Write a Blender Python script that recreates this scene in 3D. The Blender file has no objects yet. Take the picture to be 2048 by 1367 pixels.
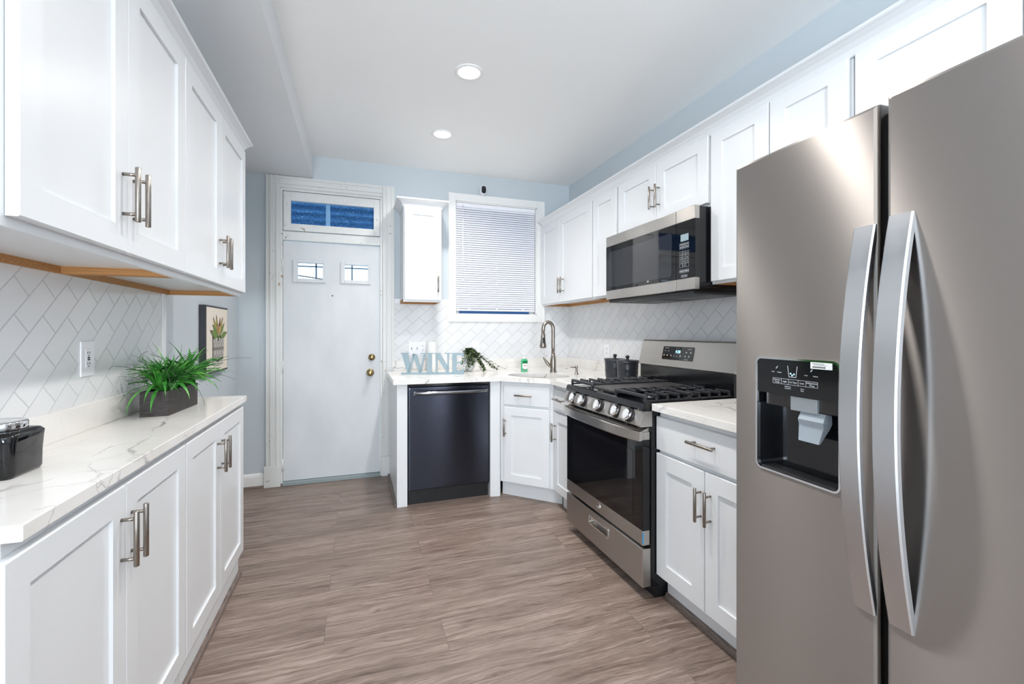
import bpy, bmesh, math, random
from mathutils import Vector, Matrix
V = Vector
PI = math.pi
C = bpy.context.scene.collection
sc = bpy.context.scene
random.seed(7)

# ------------------------------------------------------------------ camera
FPX, HZ, CH = 889.0, 662.0, 1.29
yaw = math.atan((1024 - 715) / FPX)
cam = bpy.data.cameras.new('camera'); cam.sensor_width = 36; cam.sensor_fit = 'HORIZONTAL'
cam.lens = FPX / 2048 * 36; cam.shift_y = -(683.5 - HZ) / 2048; cam.clip_start = .02
camo = bpy.data.objects.new('camera', cam); C.objects.link(camo)
camo.location = (0, 0, CH); camo.rotation_euler = (PI / 2, 0, -yaw)
sc.camera = camo
# ------------------------------------------------------------------ world, view
w = bpy.data.worlds.new('world'); sc.world = w; w.use_nodes = True
bg = w.node_tree.nodes['Background']; bg.inputs[0].default_value = (.62, .82, 1, 1); bg.inputs[1].default_value = 2.2
sc.view_settings.view_transform = 'Standard'; sc.view_settings.look = 'None'
sc.view_settings.gamma = 1; sc.view_settings.use_curve_mapping = False
sc.view_settings.exposure = 0.21
try:
    sc.cycles.use_denoising = True; sc.cycles.max_bounces = 10; sc.cycles.diffuse_bounces = 6
    sc.cycles.sample_clamp_indirect = 6
except Exception: pass
# ------------------------------------------------------------------ large lights: added fill at unseen windows behind the camera
def area(name, loc, rot, sx, sy, power, col, shape='RECTANGLE', spread=None):
    l = bpy.data.lights.new(name, 'AREA'); l.shape = shape; l.size = sx
    if shape == 'RECTANGLE': l.size_y = sy
    l.energy = power; l.color = col
    if spread: l.spread = spread
    o = bpy.data.objects.new(name, l); C.objects.link(o); o.location = loc; o.rotation_euler = rot
    return o
F0 = -.012
XL, XR, YB, YR, ZC = -.925, 2.085, 4.187, -3.6, 2.8
FILL_WINS = [(-.86, .02)]  # unseen rear window, placed to keep its reflection off the tile
for a, b in FILL_WINS:
    area('daylight_fill', ((a + b) / 2, YR - .16, 1.40), (PI / 2 + .75, 0, -.12), b - a, 1.8, 215, (.86, .925, 1))  # added fill from the rear, aimed upward to lift the ceiling
area('daylight_fill', (XL - .2, -1.15, 1.4), (PI / 2 + .7, 0, -PI / 2), 1.5, 1.6, 50, (.90, .95, 1))  # added fill from the left for the fridge and right base cabinets
LAMPS = [(.614, 3.39), (.614, 2.53), (.614, 1.55), (.614, .70), (.614, -1.3), (.614, -2.6)]

# ------------------------------------------------------------------ materials
def lin(c):
    return tuple((x / 255 / 12.92) if x / 255 <= .04045 else ((x / 255 + .055) / 1.055) ** 2.4 for x in c) + (1,)
def mat(name, col, rough=.5, metal=0, **k):
    m = bpy.data.materials.new(name); m.use_nodes = True
    p = m.node_tree.nodes['Principled BSDF']
    p.inputs['Base Color'].default_value = lin(col); p.inputs['Roughness'].default_value = rough
    p.inputs['Metallic'].default_value = metal
    for a, b in k.items(): p.inputs[a.replace('_', ' ')].default_value = b
    return m
def N(m, t, **k):
    n = m.node_tree.nodes.new(t)
    for a, b in k.items(): setattr(n, a, b)
    return n
def L(m, a, b): m.node_tree.links.new(a, b)
def P(m): return m.node_tree.nodes['Principled BSDF']
def ramp(m, fac, stops):
    r = N(m, 'ShaderNodeValToRGB'); e = r.color_ramp.elements
    while len(e) < len(stops): e.new(.5)
    for i, (p, c) in enumerate(stops):
        e[i].position = p; e[i].color = lin(c) if len(c) == 3 else c
    L(m, fac, r.inputs[0]); return r.outputs[0]
def coords(m, scale=(1, 1, 1), rot=(0, 0, 0), loc=(0, 0, 0)):
    g = N(m, 'ShaderNodeNewGeometry'); mp = N(m, 'ShaderNodeMapping')
    mp.inputs['Scale'].default_value = scale; mp.inputs['Rotation'].default_value = rot; mp.inputs['Location'].default_value = loc
    L(m, g.outputs['Position'], mp.inputs[0]); return mp.outputs[0]
def bump(m, h, s, d=.002):
    b = N(m, 'ShaderNodeBump'); b.inputs['Strength'].default_value = s; b.inputs['Distance'].default_value = d
    L(m, h, b.inputs['Height']); L(m, b.outputs[0], P(m).inputs['Normal'])
def noise(m, vec, sc_, det=4, rough=.5, dist=0):
    n = N(m, 'ShaderNodeTexNoise'); n.inputs['Scale'].default_value = sc_; n.inputs['Detail'].default_value = det
    n.inputs['Roughness'].default_value = rough; n.inputs['Distortion'].default_value = dist
    L(m, vec, n.inputs['Vector']); return n.outputs[0]
def mth(m, op, a, b=None):
    n = N(m, 'ShaderNodeMath', operation=op)
    for i, x in enumerate((a, b)):
        if x is None: continue
        if isinstance(x, (int, float)): n.inputs[i].default_value = x
        else: L(m, x, n.inputs[i])
    return n.outputs[0]
def mixc(m, f, a, b, bt='MIX'):
    n = N(m, 'ShaderNodeMix', data_type='RGBA', blend_type=bt)
    for s, x in ((n.inputs[0], f), (n.inputs[6], a), (n.inputs[7], b)):
        if isinstance(x, (int, float)): s.default_value = x
        elif isinstance(x, tuple): s.default_value = x if len(x) == 4 else lin(x)
        else: L(m, x, s)
    return n.outputs[2]

CAB = mat('cabinet_white_lacquer', (227, 229, 231), .3)
CABIN = mat('cabinet_underside_white', (226, 222, 216), .5)
def wood_edge():
    m = mat('raw_plywood_edge', (176, 122, 66), .6)
    c = coords(m, (3, 60, 300)); f = noise(m, c, 1.5, 3)
    L(m, ramp(m, f, [(.3, (150, 98, 48)), (.7, (196, 144, 86))]), P(m).inputs['Base Color']); return m
PLY = wood_edge()
def wallpaint(name, col):
    m = mat(name, col, .75); c = coords(m); f = noise(m, c, 90, 3); bump(m, f, .08, .001); return m
WALL = wallpaint('blue_grey_wall_paint', (199, 207, 212))
CEIL = wallpaint('ceiling_white_paint', (244, 244, 243))
SOFF = wallpaint('soffit_white_paint', (228, 229, 230))
TRIM = mat('trim_white_gloss_paint', (240, 240, 238), .35)
def oldpaint():
    m = mat('old_chipped_white_paint', (228, 229, 226), .4)
    c = coords(m); n1 = noise(m, c, 38, 6, .65); n2 = noise(m, c, 9, 3)
    spots = ramp(m, mth(m, 'MULTIPLY', n1, n2), [(.385, (0, 0, 0, 1)), (.41, (1, 1, 1, 1))])
    L(m, mixc(m, spots, (220, 221, 219), (150, 128, 100)), P(m).inputs['Base Color'])
    bump(m, noise(m, coords(m, (4, 4, .7)), 22, 4), .35, .004); return m
OLDP = oldpaint()
def doorpaint():
    m = mat('entry_door_white_paint', (206, 210, 214), .5); c = coords(m, (1, 1, .5))
    L(m, ramp(m, noise(m, c, 4, 4), [(.3, (200, 204, 208)), (.7, (214, 216, 219))]), P(m).inputs['Base Color'])
    bump(m, noise(m, coords(m), 14, 3), .12, .002); return m
DOORP = doorpaint()
def tile(name, ax):
    # white 2:1 tiles laid in diagonal courses
    m = mat(name, (228, 229, 231), .12)
    g = N(m, 'ShaderNodeNewGeometry'); s = N(m, 'ShaderNodeSeparateXYZ'); L(m, g.outputs['Position'], s.inputs[0])
    cb = N(m, 'ShaderNodeCombineXYZ')
    h = {'x': s.outputs[0], 'y': s.outputs[1], '-y': mth(m, 'MULTIPLY', s.outputs[1], -1)}[ax]
    L(m, h, cb.inputs[0]); L(m, mth(m, 'MULTIPLY', s.outputs[2], 1.11), cb.inputs[1])
    mp = N(m, 'ShaderNodeMapping'); mp.inputs['Rotation'].default_value = (0, 0, -PI / 4); L(m, cb.outputs[0], mp.inputs[0])
    mp.inputs['Location'].default_value = TLOC[ax]
    b = N(m, 'ShaderNodeTexBrick'); b.offset = .5; b.squash = 1
    L(m, mp.outputs[0], b.inputs['Vector'])
    for k, v in (('Scale', 1), ('Mortar Size', .0023), ('Mortar Smooth', .3), ('Bias', 0), ('Brick Width', .1725), ('Row Height', .0863)): b.inputs[k].default_value = v
    b.inputs['Color1'].default_value = lin((231, 232, 233)); b.inputs['Color2'].default_value = lin((225, 226, 228)); b.inputs['Mortar'].default_value = lin((196, 198, 200))
    L(m, b.outputs['Color'], P(m).inputs['Base Color'])
    wv = noise(m, coords(m), 9, 2)
    hh = mth(m, 'ADD', mth(m, 'MULTIPLY', b.outputs['Fac'], -1), mth(m, 'MULTIPLY', wv, .35)); bump(m, hh, .5, .003)
    L(m, mth(m, 'ADD', mth(m, 'MULTIPLY', b.outputs['Fac'], .5), .1), P(m).inputs['Roughness'])
    return m
TLOC = {'x': (.0571, -.0385, 0), 'y': (-.0586, .0281, 0), '-y': (-.016, .026, 0)}
TILE = {a: tile('white_diagonal_tile_' + n, a) for a, n in (('x', 'rear'), ('y', 'left'), ('-y', 'right'))}
def floor_mat():
    m = mat('grey_brown_wood_plank', (140, 125, 115), .38)
    c0 = coords(m, loc=(-.355, .045, 0))
    b = N(m, 'ShaderNodeTexBrick'); b.offset = .37; b.offset_frequency = 2
    L(m, c0, b.inputs['Vector'])
    for k, v in (('Scale', 1), ('Mortar Size', .0012), ('Mortar Smooth', .1), ('Bias', 0), ('Brick Width', 1.32), ('Row Height', .2045)): b.inputs[k].default_value = v
    b.inputs['Color1'].default_value = (0, 0, 0, 1); b.inputs['Color2'].default_value = (1, 1, 1, 1); b.inputs['Mortar'].default_value = (.5, .5, .5, 1)
    pl = b.outputs['Color']
    vm = N(m, 'ShaderNodeVectorMath', operation='ADD'); L(m, c0, vm.inputs[0])
    cb = N(m, 'ShaderNodeCombineXYZ'); L(m, mth(m, 'MULTIPLY', pl, 7.3), cb.inputs[0]); L(m, mth(m, 'MULTIPLY', pl, 3.1), cb.inputs[2]); L(m, cb.outputs[0], vm.inputs[1])
    def mapped(s):
        mp = N(m, 'ShaderNodeMapping'); mp.inputs['Scale'].default_value = s; L(m, vm.outputs[0], mp.inputs[0]); return mp.outputs[0]
    warp = N(m, 'ShaderNodeVectorMath', operation='ADD'); wn = noise(m, mapped((1.6, 5, 1)), 1.4, 4, .55)
    cw = N(m, 'ShaderNodeCombineXYZ'); L(m, mth(m, 'MULTIPLY', wn, .09), cw.inputs[1]); L(m, vm.outputs[0], warp.inputs[0]); L(m, cw.outputs[0], warp.inputs[1])
    def wmapped(s):
        mp = N(m, 'ShaderNodeMapping'); mp.inputs['Scale'].default_value = s; L(m, warp.outputs[0], mp.inputs[0]); return mp.outputs[0]
    g1 = noise(m, wmapped((.9, 7, 1)), 2.0, 5, .6)
    g2 = noise(m, wmapped((6, 170, 1)), 1.5, 6, .75)
    g3 = noise(m, wmapped((1.5, 46, 1)), 1.3, 4, .6)
    f = mth(m, 'ADD', mth(m, 'ADD', mth(m, 'MULTIPLY', g1, .26), mth(m, 'MULTIPLY', g2, .44)), mth(m, 'MULTIPLY', g3, .30))
    col = ramp(m, f, [(.38, (88, 74, 66)), (.455, (126, 111, 102)), (.525, (150, 136, 127)), (.62, (182, 169, 161))])
    kn = ramp(m, noise(m, wmapped((2.6, 15, 1)), 1.7, 3, .5, .8), [(.63, (0, 0, 0, 1)), (.75, (1, 1, 1, 1))])
    col = mixc(m, mth(m, 'MULTIPLY', kn, .6), col, (84, 69, 60))
    tint = mixc(m, pl, (222, 216, 212), (240, 233, 228)); col = mixc(m, 1.0, col, tint, 'MULTIPLY')
    col = mixc(m, mth(m, 'MULTIPLY', b.outputs['Fac'], .7), col, (92, 80, 72))
    L(m, col, P(m).inputs['Base Color'])
    L(m, mth(m, 'ADD', mth(m, 'MULTIPLY', g2, .25), .3), P(m).inputs['Roughness'])
    bump(m, mth(m, 'ADD', mth(m, 'MULTIPLY', g2, .5), mth(m, 'MULTIPLY', b.outputs['Fac'], -1)), .25, .0015)
    return m
FLOOR = floor_mat()
SHOE = mat('grey_brown_shoe_moulding', (112, 98, 90), .45)
L(SHOE, ramp(SHOE, noise(SHOE, coords(SHOE, (4, 4, 60)), 6, 4), [(.3, (88, 76, 69)), (.7, (136, 121, 112))]), P(SHOE).inputs['Base Color'])
def quartz():
    m = mat('veined_white_quartz', (232, 229, 224), .16)
    c = coords(m, (1, .55, 1), (0, 0, .35)); ds = N(m, 'ShaderNodeVectorMath', operation='ADD')
    n = N(m, 'ShaderNodeTexNoise'); n.inputs['Scale'].default_value = 2.6; n.inputs['Detail'].default_value = 6; L(m, c, n.inputs[0])
    sc2 = N(m, 'ShaderNodeVectorMath', operation='SCALE'); sc2.inputs['Scale'].default_value = .55; L(m, n.outputs['Color'], sc2.inputs[0])
    L(m, c, ds.inputs[0]); L(m, sc2.outputs[0], ds.inputs[1])
    def vein(scale, wd):
        v = N(m, 'ShaderNodeTexVoronoi', feature='DISTANCE_TO_EDGE'); v.inputs['Scale'].default_value = scale; L(m, ds.outputs[0], v.inputs['Vector'])
        return ramp(m, v.outputs['Distance'], [(0, (1, 1, 1, 1)), (wd * .5, (.4, .4, .4, 1)), (wd, (0, 0, 0, 1))])
    big = mth(m, 'MULTIPLY', vein(1.9, .017), ramp(m, noise(m, coords(m), 3.1, 2), [(.40, (0, 0, 0, 1)), (.6, (1, 1, 1, 1))]))
    sm = mth(m, 'MULTIPLY', vein(5.2, .013), ramp(m, noise(m, coords(m), 4.7, 2), [(.48, (0, 0, 0, 1)), (.62, (1, 1, 1, 1))]))
    base = ramp(m, noise(m, coords(m), 5, 3), [(.3, (230, 227, 222)), (.7, (240, 238, 235))])
    col = mixc(m, mth(m, 'MULTIPLY', sm, .6), base, (150, 147, 146)); col = mixc(m, mth(m, 'MULTIPLY', big, .85), col, (132, 130, 131))
    L(m, col, P(m).inputs['Base Color']); return m
QUARTZ = quartz()
def steel(name, col, rough=.27, aniso=.6, brush='z', br=.0):
    m = mat(name, col, rough, 1.0)
    P(m).inputs['Anisotropic'].default_value = aniso; P(m).inputs['Anisotropic Rotation'].default_value = .25
    t = N(m, 'ShaderNodeTangent', direction_type='RADIAL', axis='Z'); L(m, t.outputs[0], P(m).inputs['Tangent'])
    f = noise(m, coords(m, (6, 6, 160)), 1, 2); L(m, mth(m, 'ADD', mth(m, 'MULTIPLY', f, br), rough - br / 2), P(m).inputs['Roughness'])
    return m
STEEL = steel('brushed_stainless_steel', (190, 185, 179), .34, .9)
STEELF = steel('fridge_stainless_steel', (174, 169, 165), .37, 1.0, br=.0)
STEELH = steel('handle_stainless_steel', (205, 208, 212), .3, .3)
DSTEEL = steel('dark_stainless_steel', (72, 76, 88), .22, .85)
NICK = mat('brushed_nickel', (156, 148, 140), .26, 1)
CHROME = mat('polished_chrome', (225, 225, 228), .07, 1)
BRASS = mat('antique_brass', (170, 148, 104), .25, 1)
BLK = mat('glossy_black_enamel', (16, 17, 20), .12)
BLKM = mat('matte_black_plastic', (24, 25, 27), .45)
BLKG = mat('black_glass', (9, 9, 11), .03)
IRON = mat('black_cast_iron', (46, 47, 51), .3)
GRID = mat('dark_grey_griddle', (78, 76, 74), .4, .3)
SIDE = mat('fridge_side_grey', (120, 120, 122), .4)
INK = mat('white_print', (190, 194, 198), .4)
BLUELED = mat('blue_white_display', (160, 215, 255), .4, Emission_Color=lin((150, 215, 255)), Emission_Strength=2.0)
LCD = mat('grey_lcd', (150, 168, 174), .2)
PLAS = mat('white_plastic', (238, 239, 243), .3)
SLOT = mat('dark_slot', (40, 40, 42), .6)
SIGN = mat('sign_blue_grey_paint', (142, 162, 171), .55)
SLATS = mat('white_blind_slat', (246, 247, 252), .4); 
GLASS = mat('clear_glass', (255, 255, 255), .0, Transmission_Weight=1.0, IOR=1.01)
FILM = mat('blue_plastic_film', (120, 172, 218), .08, Transmission_Weight=.8, IOR=1.03)
L(FILM, ramp(FILM, noise(FILM, coords(FILM, (1, 1, 2)), 34, 6, .65, 2.2), [(.5, (74, 122, 170)), (.60, (110, 160, 205)), (.68, (196, 218, 236))]), P(FILM).inputs['Base Color'])
PANE = mat('blue_window_film', (84, 134, 190), .2, Transmission_Weight=.25)
bump(FILM, noise(FILM, coords(FILM, (1, 1, 2)), 30, 5, .6, 1.5), .8, .01)
PORCH = mat('porch_board_paint', (96, 112, 128), .7)
LEAF = mat('grass_green', (58, 132, 52), .4)
L(LEAF, ramp(LEAF, noise(LEAF, coords(LEAF), 18, 3), [(.3, (34, 96, 38)), (.55, (70, 150, 58)), (.75, (126, 190, 84))]), P(LEAF).inputs['Base Color'])
WIRE = mat('dark_grass_stem', (58, 74, 52), .5)
VINE = mat('vine_leaf_green', (70, 92, 48), .5)
L(VINE, ramp(VINE, noise(VINE, coords(VINE), 60, 2), [(.38, (48, 68, 36)), (.58, (88, 110, 62)), (.69, (184, 192, 148))]), P(VINE).inputs['Base Color'])
CHAR = mat('charcoal_wood_box', (52, 48, 48), .7)
L(CHAR, ramp(CHAR, noise(CHAR, coords(CHAR, (9, 9, 60)), 4, 6), [(.3, (40, 36, 36)), (.7, (74, 68, 66))]), P(CHAR).inputs['Base Color'])
SOIL = mat('dark_moss', (40, 44, 30), .9)
CERB = mat('black_glazed_ceramic', (14, 14, 17), .08)
CERC = mat('charcoal_stoneware', (44, 46, 52), .28)
CERW = mat('white_glazed_ceramic', (240, 240, 240), .1)
PAPER = mat('white_paper', (244, 243, 240), .85)
GREEN = mat('clear_green_soap', (90, 205, 150), .12, Transmission_Weight=.35)
LABG = mat('green_label', (12, 120, 70), .35)
LABW = mat('white_label', (238, 240, 238), .4)
LABP = mat('pink_print', (214, 120, 130), .4)
CANV = mat('cream_canvas', (232, 222, 208), .8)
PBLK = mat('black_frame', (34, 36, 42), .45)
A1 = mat('print_leaf_green', (112, 138, 70), .8); A2 = mat('print_leaf_olive', (160, 150, 84), .8); A3 = mat('print_leaf_wine', (116, 74, 62), .8)
A4 = mat('print_charcoal', (60, 56, 58), .8); A5 = mat('print_pale_grey', (200, 194, 188), .8); A6 = mat('print_peach', (214, 160, 112), .8)
THRESH = mat('grey_green_threshold_paint', (140, 152, 154), .6)
LENS = mat('lamp_lens', (255, 255, 255), .4, Emission_Color=(1, .95, .9, 1), Emission_Strength=14)
BLUET = mat('blue_protective_tape', (50, 140, 190), .3)
CLEARP = mat('grey_translucent_plastic', (176, 186, 194), .15, Transmission_Weight=.25)

# ------------------------------------------------------------------ builders
ORG = {}
def frame(o, r):
    r = V(r).normalized(); n = r.cross(V((0, 0, 1))); o = V(o)
    return lambda a, d, z: o + r * a + n * d + V((0, 0, z))
WF = lambda x, y, z: V((x, y, z))
class MB:
    def __init__(s, f=None): s.bm = bmesh.new(); s.f = f or WF; s.mats = []; s.m = 0
    def mat(s, m):
        if m not in s.mats: s.mats.append(m)
        s.m = s.mats.index(m); return s
    def _v(s, p): return s.bm.verts.new(s.f(*p))
    def face(s, vs, smooth=False):
        try: f = s.bm.faces.new(vs)
        except ValueError: return None
        f.material_index = s.m; f.smooth = smooth; return f
    def box(s, a0, a1, d0, d1, z0, z1, bev=0):
        vs = [s._v((a, d, z)) for a in (a0, a1) for d in (d0, d1) for z in (z0, z1)]
        fs = [s.face([vs[i] for i in q]) for q in ((0, 1, 3, 2), (4, 6, 7, 5), (0, 4, 5, 1), (2, 3, 7, 6), (0, 2, 6, 4), (1, 5, 7, 3))]
        if bev:
            es = list({e for f in fs for e in f.edges})
            r = bmesh.ops.bevel(s.bm, geom=es, offset=bev, segments=2, affect='EDGES', profile=.5)
            for f in r['faces']: f.material_index = s.m
        return s
    def loft(s, rings, caps=True, smooth=False, closed=True):
        R = [[s._v(p) for p in r] for r in rings]; n = len(R[0])
        for A, B in zip(R, R[1:]):
            for i in range(n if closed else n - 1):
                j = (i + 1) % n; s.face([A[i], A[j], B[j], B[i]], smooth)
        if caps: s.face(R[0][::-1]); s.face(R[-1])
        return s
    def poly(s, pts): s.face([s._v(p) for p in pts]); return s
    def prism(s, pts, d0, d1):   # pts in (a, z), extruded along d
        return s.loft([[(a, d0, z) for a, z in pts], [(a, d1, z) for a, z in pts]])
    def slab(s, pts, z0, z1):    # pts in (a, d), extruded in z
        return s.loft([[(a, d, z0) for a, d in pts], [(a, d, z1) for a, d in pts]])
    def tube(s, pts, r, seg=8, caps=True, flat=None):
        pts = [V(p) for p in pts]; n = len(pts); rs = r if isinstance(r, (list, tuple)) else [r] * n
        t0 = (pts[1] - pts[0]).normalized(); up = V((0, 0, 1)) if abs(t0.z) < .9 else V((1, 0, 0))
        u = t0.cross(up).normalized(); rings = []
        for i, p in enumerate(pts):
            t = (pts[min(i + 1, n - 1)] - pts[max(i - 1, 0)]).normalized()
            u = (u - t * u.dot(t)).normalized(); v = t.cross(u)
            rings.append([tuple(p + (u * math.cos(2 * PI * k / seg) + v * math.sin(2 * PI * k / seg) * (flat or 1)) * rs[i]) for k in range(seg)])
        return s.loft(rings, caps, True)
    def cyl(s, p0, p1, r, seg=16, r2=None): return s.tube([p0, p1], [r, r if r2 is None else r2], seg)
    def lathe(s, prof, c, seg=28, ax='z', sx=1, sy=1):
        rings = []
        for r, h in prof:
            ring = []
            for k in range(seg):
                a = 2 * PI * k / seg; x, y = r * math.cos(a) * sx, r * math.sin(a) * sy
                if ax == 'z': ring.append((c[0] + x, c[1] + y, c[2] + h))
                elif ax == 'd': ring.append((c[0] + x, c[1] + h, c[2] + y))
                else: ring.append((c[0] + h, c[1] + x, c[2] + y))
            rings.append(ring)
        return s.loft(rings, True, True)
    def build(s, name, m, parent=None, recalc=True, auto=True):
        if recalc: bmesh.ops.recalc_face_normals(s.bm, faces=s.bm.faces)
        off = ORG.get(parent.name, V((0, 0, 0))) if parent else V((0, 0, 0))
        if not parent:   # origin at base centre
            xs = [v.co for v in s.bm.verts]
            off = V(((min(v.x for v in xs) + max(v.x for v in xs)) / 2, (min(v.y for v in xs) + max(v.y for v in xs)) / 2, min(v.z for v in xs)))
        me = bpy.data.meshes.new(name)
        bmesh.ops.translate(s.bm, vec=-off, verts=s.bm.verts)
        s.bm.to_mesh(me); s.bm.free()
        for q in (s.mats if s.mats else [m]): me.materials.append(q)
        o = bpy.data.objects.new(name, me); C.objects.link(o)
        if parent: o.parent = parent
        else: o.location = off
        ORG[o.name] = off
        return o
def tag(o, label=None, cat=None, group=None, kind=None):
    for k, v in (('label', label), ('category', cat), ('group', group), ('kind', kind)):
        if v: o[k] = v
    return o
def thing(name, label, cat, loc, group=None):
    o = bpy.data.objects.new(name, None); C.objects.link(o); o.location = loc; o.empty_display_size = .05
    ORG[o.name] = V(loc); return tag(o, label, cat, group)
def struct(name, mb, m, parent=None):
    o = mb.build(name, m, parent)
    if not parent: o['kind'] = 'structure'
    return o
def text(s, f, txt, a, z, d, size, align='LEFT', ext=.0003):
    cu = bpy.data.curves.new('t', 'FONT'); cu.body = txt; cu.size = size; cu.align_x = align; cu.extrude = ext; cu.resolution_u = 2
    ob = bpy.data.objects.new('t', cu); C.objects.link(ob)
    me = bpy.data.meshes.new_from_object(ob.evaluated_get(bpy.context.evaluated_depsgraph_get()))
    base = len(s.bm.verts); vs = [s.bm.verts.new(f(a + v.co.x, d + v.co.z, z + v.co.y)) for v in me.vertices]
    for p in me.polygons: s.face([vs[i] for i in p.vertices])
    bpy.data.objects.remove(ob); bpy.data.curves.remove(cu); bpy.data.meshes.remove(me)
def rrect(a0, a1, z0, z1, r, n=6):
    pts = []
    for cx, cz, s0 in ((a1 - r, z1 - r, 0), (a0 + r, z1 - r, 1), (a0 + r, z0 + r, 2), (a1 - r, z0 + r, 3)):
        for k in range(n + 1):
            t = PI / 2 * (s0 + k / n); pts.append((cx + r * math.cos(t), cz + r * math.sin(t)))
    return pts
def cast(poly, c, th):
    dx, dz = math.cos(th), math.sin(th); best = None
    for i in range(len(poly)):
        (x1, y1), (x2, y2) = poly[i], poly[(i + 1) % len(poly)]
        ex, ey = x2 - x1, y2 - y1; den = dx * ey - dz * ex
        if abs(den) < 1e-12: continue
        t = ((x1 - c[0]) * ey - (y1 - c[1]) * ex) / den; u = ((x1 - c[0]) * dz - (y1 - c[1]) * dx) / den
        if t > 0 and -1e-7 <= u <= 1 + 1e-7 and (best is None or t < best): best = t
    return (c[0] + dx * best, c[1] + dz * best)
def matched(outer, inner, c, extra=24):
    ths = sorted({round(math.atan2(p[1] - c[1], p[0] - c[0]), 6) for p in outer + inner} | {round(-PI + 2 * PI * (k + .5) / extra, 6) for k in range(extra)})
    return [cast(outer, c, t) for t in ths], [cast(inner, c, t) for t in ths]

# ------------------------------------------------------------------ room shell
struct('floor', MB().box(XL - .12, XR + .12, YR - .12, YB + .14, F0 - .1, F0), FLOOR)
struct('ceiling', MB().box(XL - .12, XR + .12, YR - .12, YB + .14, ZC, ZC + .1), CEIL)
b = MB(); b.box(XL - .12, XL, YR - .12, -1.95, F0, ZC); b.box(XL - .12, XL, -.35, YB + .14, F0, ZC); b.box(XL - .12, XL, -1.95, -.35, F0, .55); b.box(XL - .12, XL, -1.95, -.35, 2.25, ZC)
wl = struct('wall_left', b, WALL)
b = MB()
for q in (-1.95, -1.18, -.41): b.box(XL - .1, XL + .02, q, q + .06, .55, 2.25)
for q in (.55, 1.38, 2.19): b.box(XL - .09, XL + .01, -1.89, -.41, q, q + .06)
struct('window_5', b, TRIM)  # unseen window, added as the opening for the left fill light
wr = struct('wall_right', MB().box(XR, XR + .12, YR - .12, YB + .14, F0, ZC), WALL)
WX0, WX1, WZ0, WZ1 = .884, 1.719, 1.452, 2.536
DX0, DX1, DZ1 = -.617, .213, 2.495
b = MB(); T = .13
b.box(XL, DX0, YB, YB + T, F0, ZC); b.box(DX0, DX1, YB, YB + T, DZ1, ZC); b.box(DX1, WX0, YB, YB + T, F0, ZC)
b.box(WX0, WX1, YB, YB + T, F0, WZ0); b.box(WX0, WX1, YB, YB + T, WZ1, ZC); b.box(WX1, XR, YB, YB + T, F0, ZC)
wb = struct('wall_back', b, WALL)
b = MB(); xs = [XL] + [q for w_ in FILL_WINS for q in w_] + [XR]
for i in range(0, len(xs), 2): b.box(xs[i], xs[i + 1], YR - .12, YR, F0, ZC)
for a, c_ in FILL_WINS: b.box(a, c_, YR - .12, YR, F0, .5); b.box(a, c_, YR - .12, YR, 2.4, ZC)
struct('wall_front', b, WALL)
for i, (a, c_) in enumerate(FILL_WINS):
    b = MB()
    for q in (a, c_ - .06): b.box(q, q + .06, YR - .1, YR + .02, .5, 2.4)
    for q in (.5, 1.42, 2.34): b.box(a + .06, c_ - .06, YR - .1, YR + .02, q, q + .06)
    struct('window_%d' % (i + 2), b, TRIM)  # out-of-view window frame, added for the rear fill light
SX = -.366
struct('trim_1', MB().box(XL, SX, YR, YB, 2.603, ZC, 0), SOFF)
# tile fields
tl = MB(); tl.box(XL, XL + .009, .95, 2.66, .96, 1.52); tl.build('tile_backsplash', TILE['y'], wl)
tl = MB(); tl.box(XL, XL + .011, 2.66, 2.7, .96, 1.52, .002); tl.build('tile_edge_trim', PLAS, wl)
tb = MB(); tb.box(.302, .815, YB - .009, YB, .93, 1.545); tb.box(.815, 1.80, YB - .009, YB, .93, 1.39); tb.box(1.80, XR, YB - .009, YB, .93, 1.56)
tb.build('tile_backsplash', TILE['x'], wb)
t2 = MB(); t2.box(.302, .815, YB - .010, YB, 1.545, 1.587, .002); t2.build('tile_border', PLAS, wb)
tr_ = MB(); tr_.box(XR - .009, XR, .2, YB - .009, .93, 1.60); tr_.build('tile_backsplash', TILE['-y'], wr)
# baseboards
def skirt(name, f, a0, a1):
    b = MB(f); b.box(a0, a1, 0, .014, F0, .085, .002); b.loft([[(a, 0, .085), (a, .012, .085), (a, .009, .1), (a, 0, .108)] for a in (a0, a1)])
    b.mat(SHOE); b.loft([[(a, .014, F0), (a, .032, F0), (a, .028, F0 + .014), (a, .014, F0 + .02)] for a in (a0, a1)])
    b.mats = [TRIM, SHOE]
    for fc in b.bm.faces: pass
    return b
b = MB(frame((0, YB, 0), (1, 0, 0))); b.mat(TRIM); b.box(XL, -.735, 0, .014, F0, .085, .002)
b.loft([[(a, 0, .085), (a, .012, .085), (a, .009, .1), (a, 0, .108)] for a in (XL, -.735)])
b.mat(SHOE); b.loft([[(a, .014, F0), (a, .034, F0), (a, .03, F0 + .014), (a, .014, F0 + .02)] for a in (XL, -.60)])
struct('baseboard_back', b, TRIM)
b = MB(frame((XL, 0, 0), (0, 1, 0))); b.mat(TRIM); b.box(2.77, YB - .015, 0, .014, F0, .085, .002); b.mat(SHOE); b.box(2.77, YB - .035, .014, .03, F0, F0 + .018, .003)
struct('baseboard_left', b, TRIM)

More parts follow.
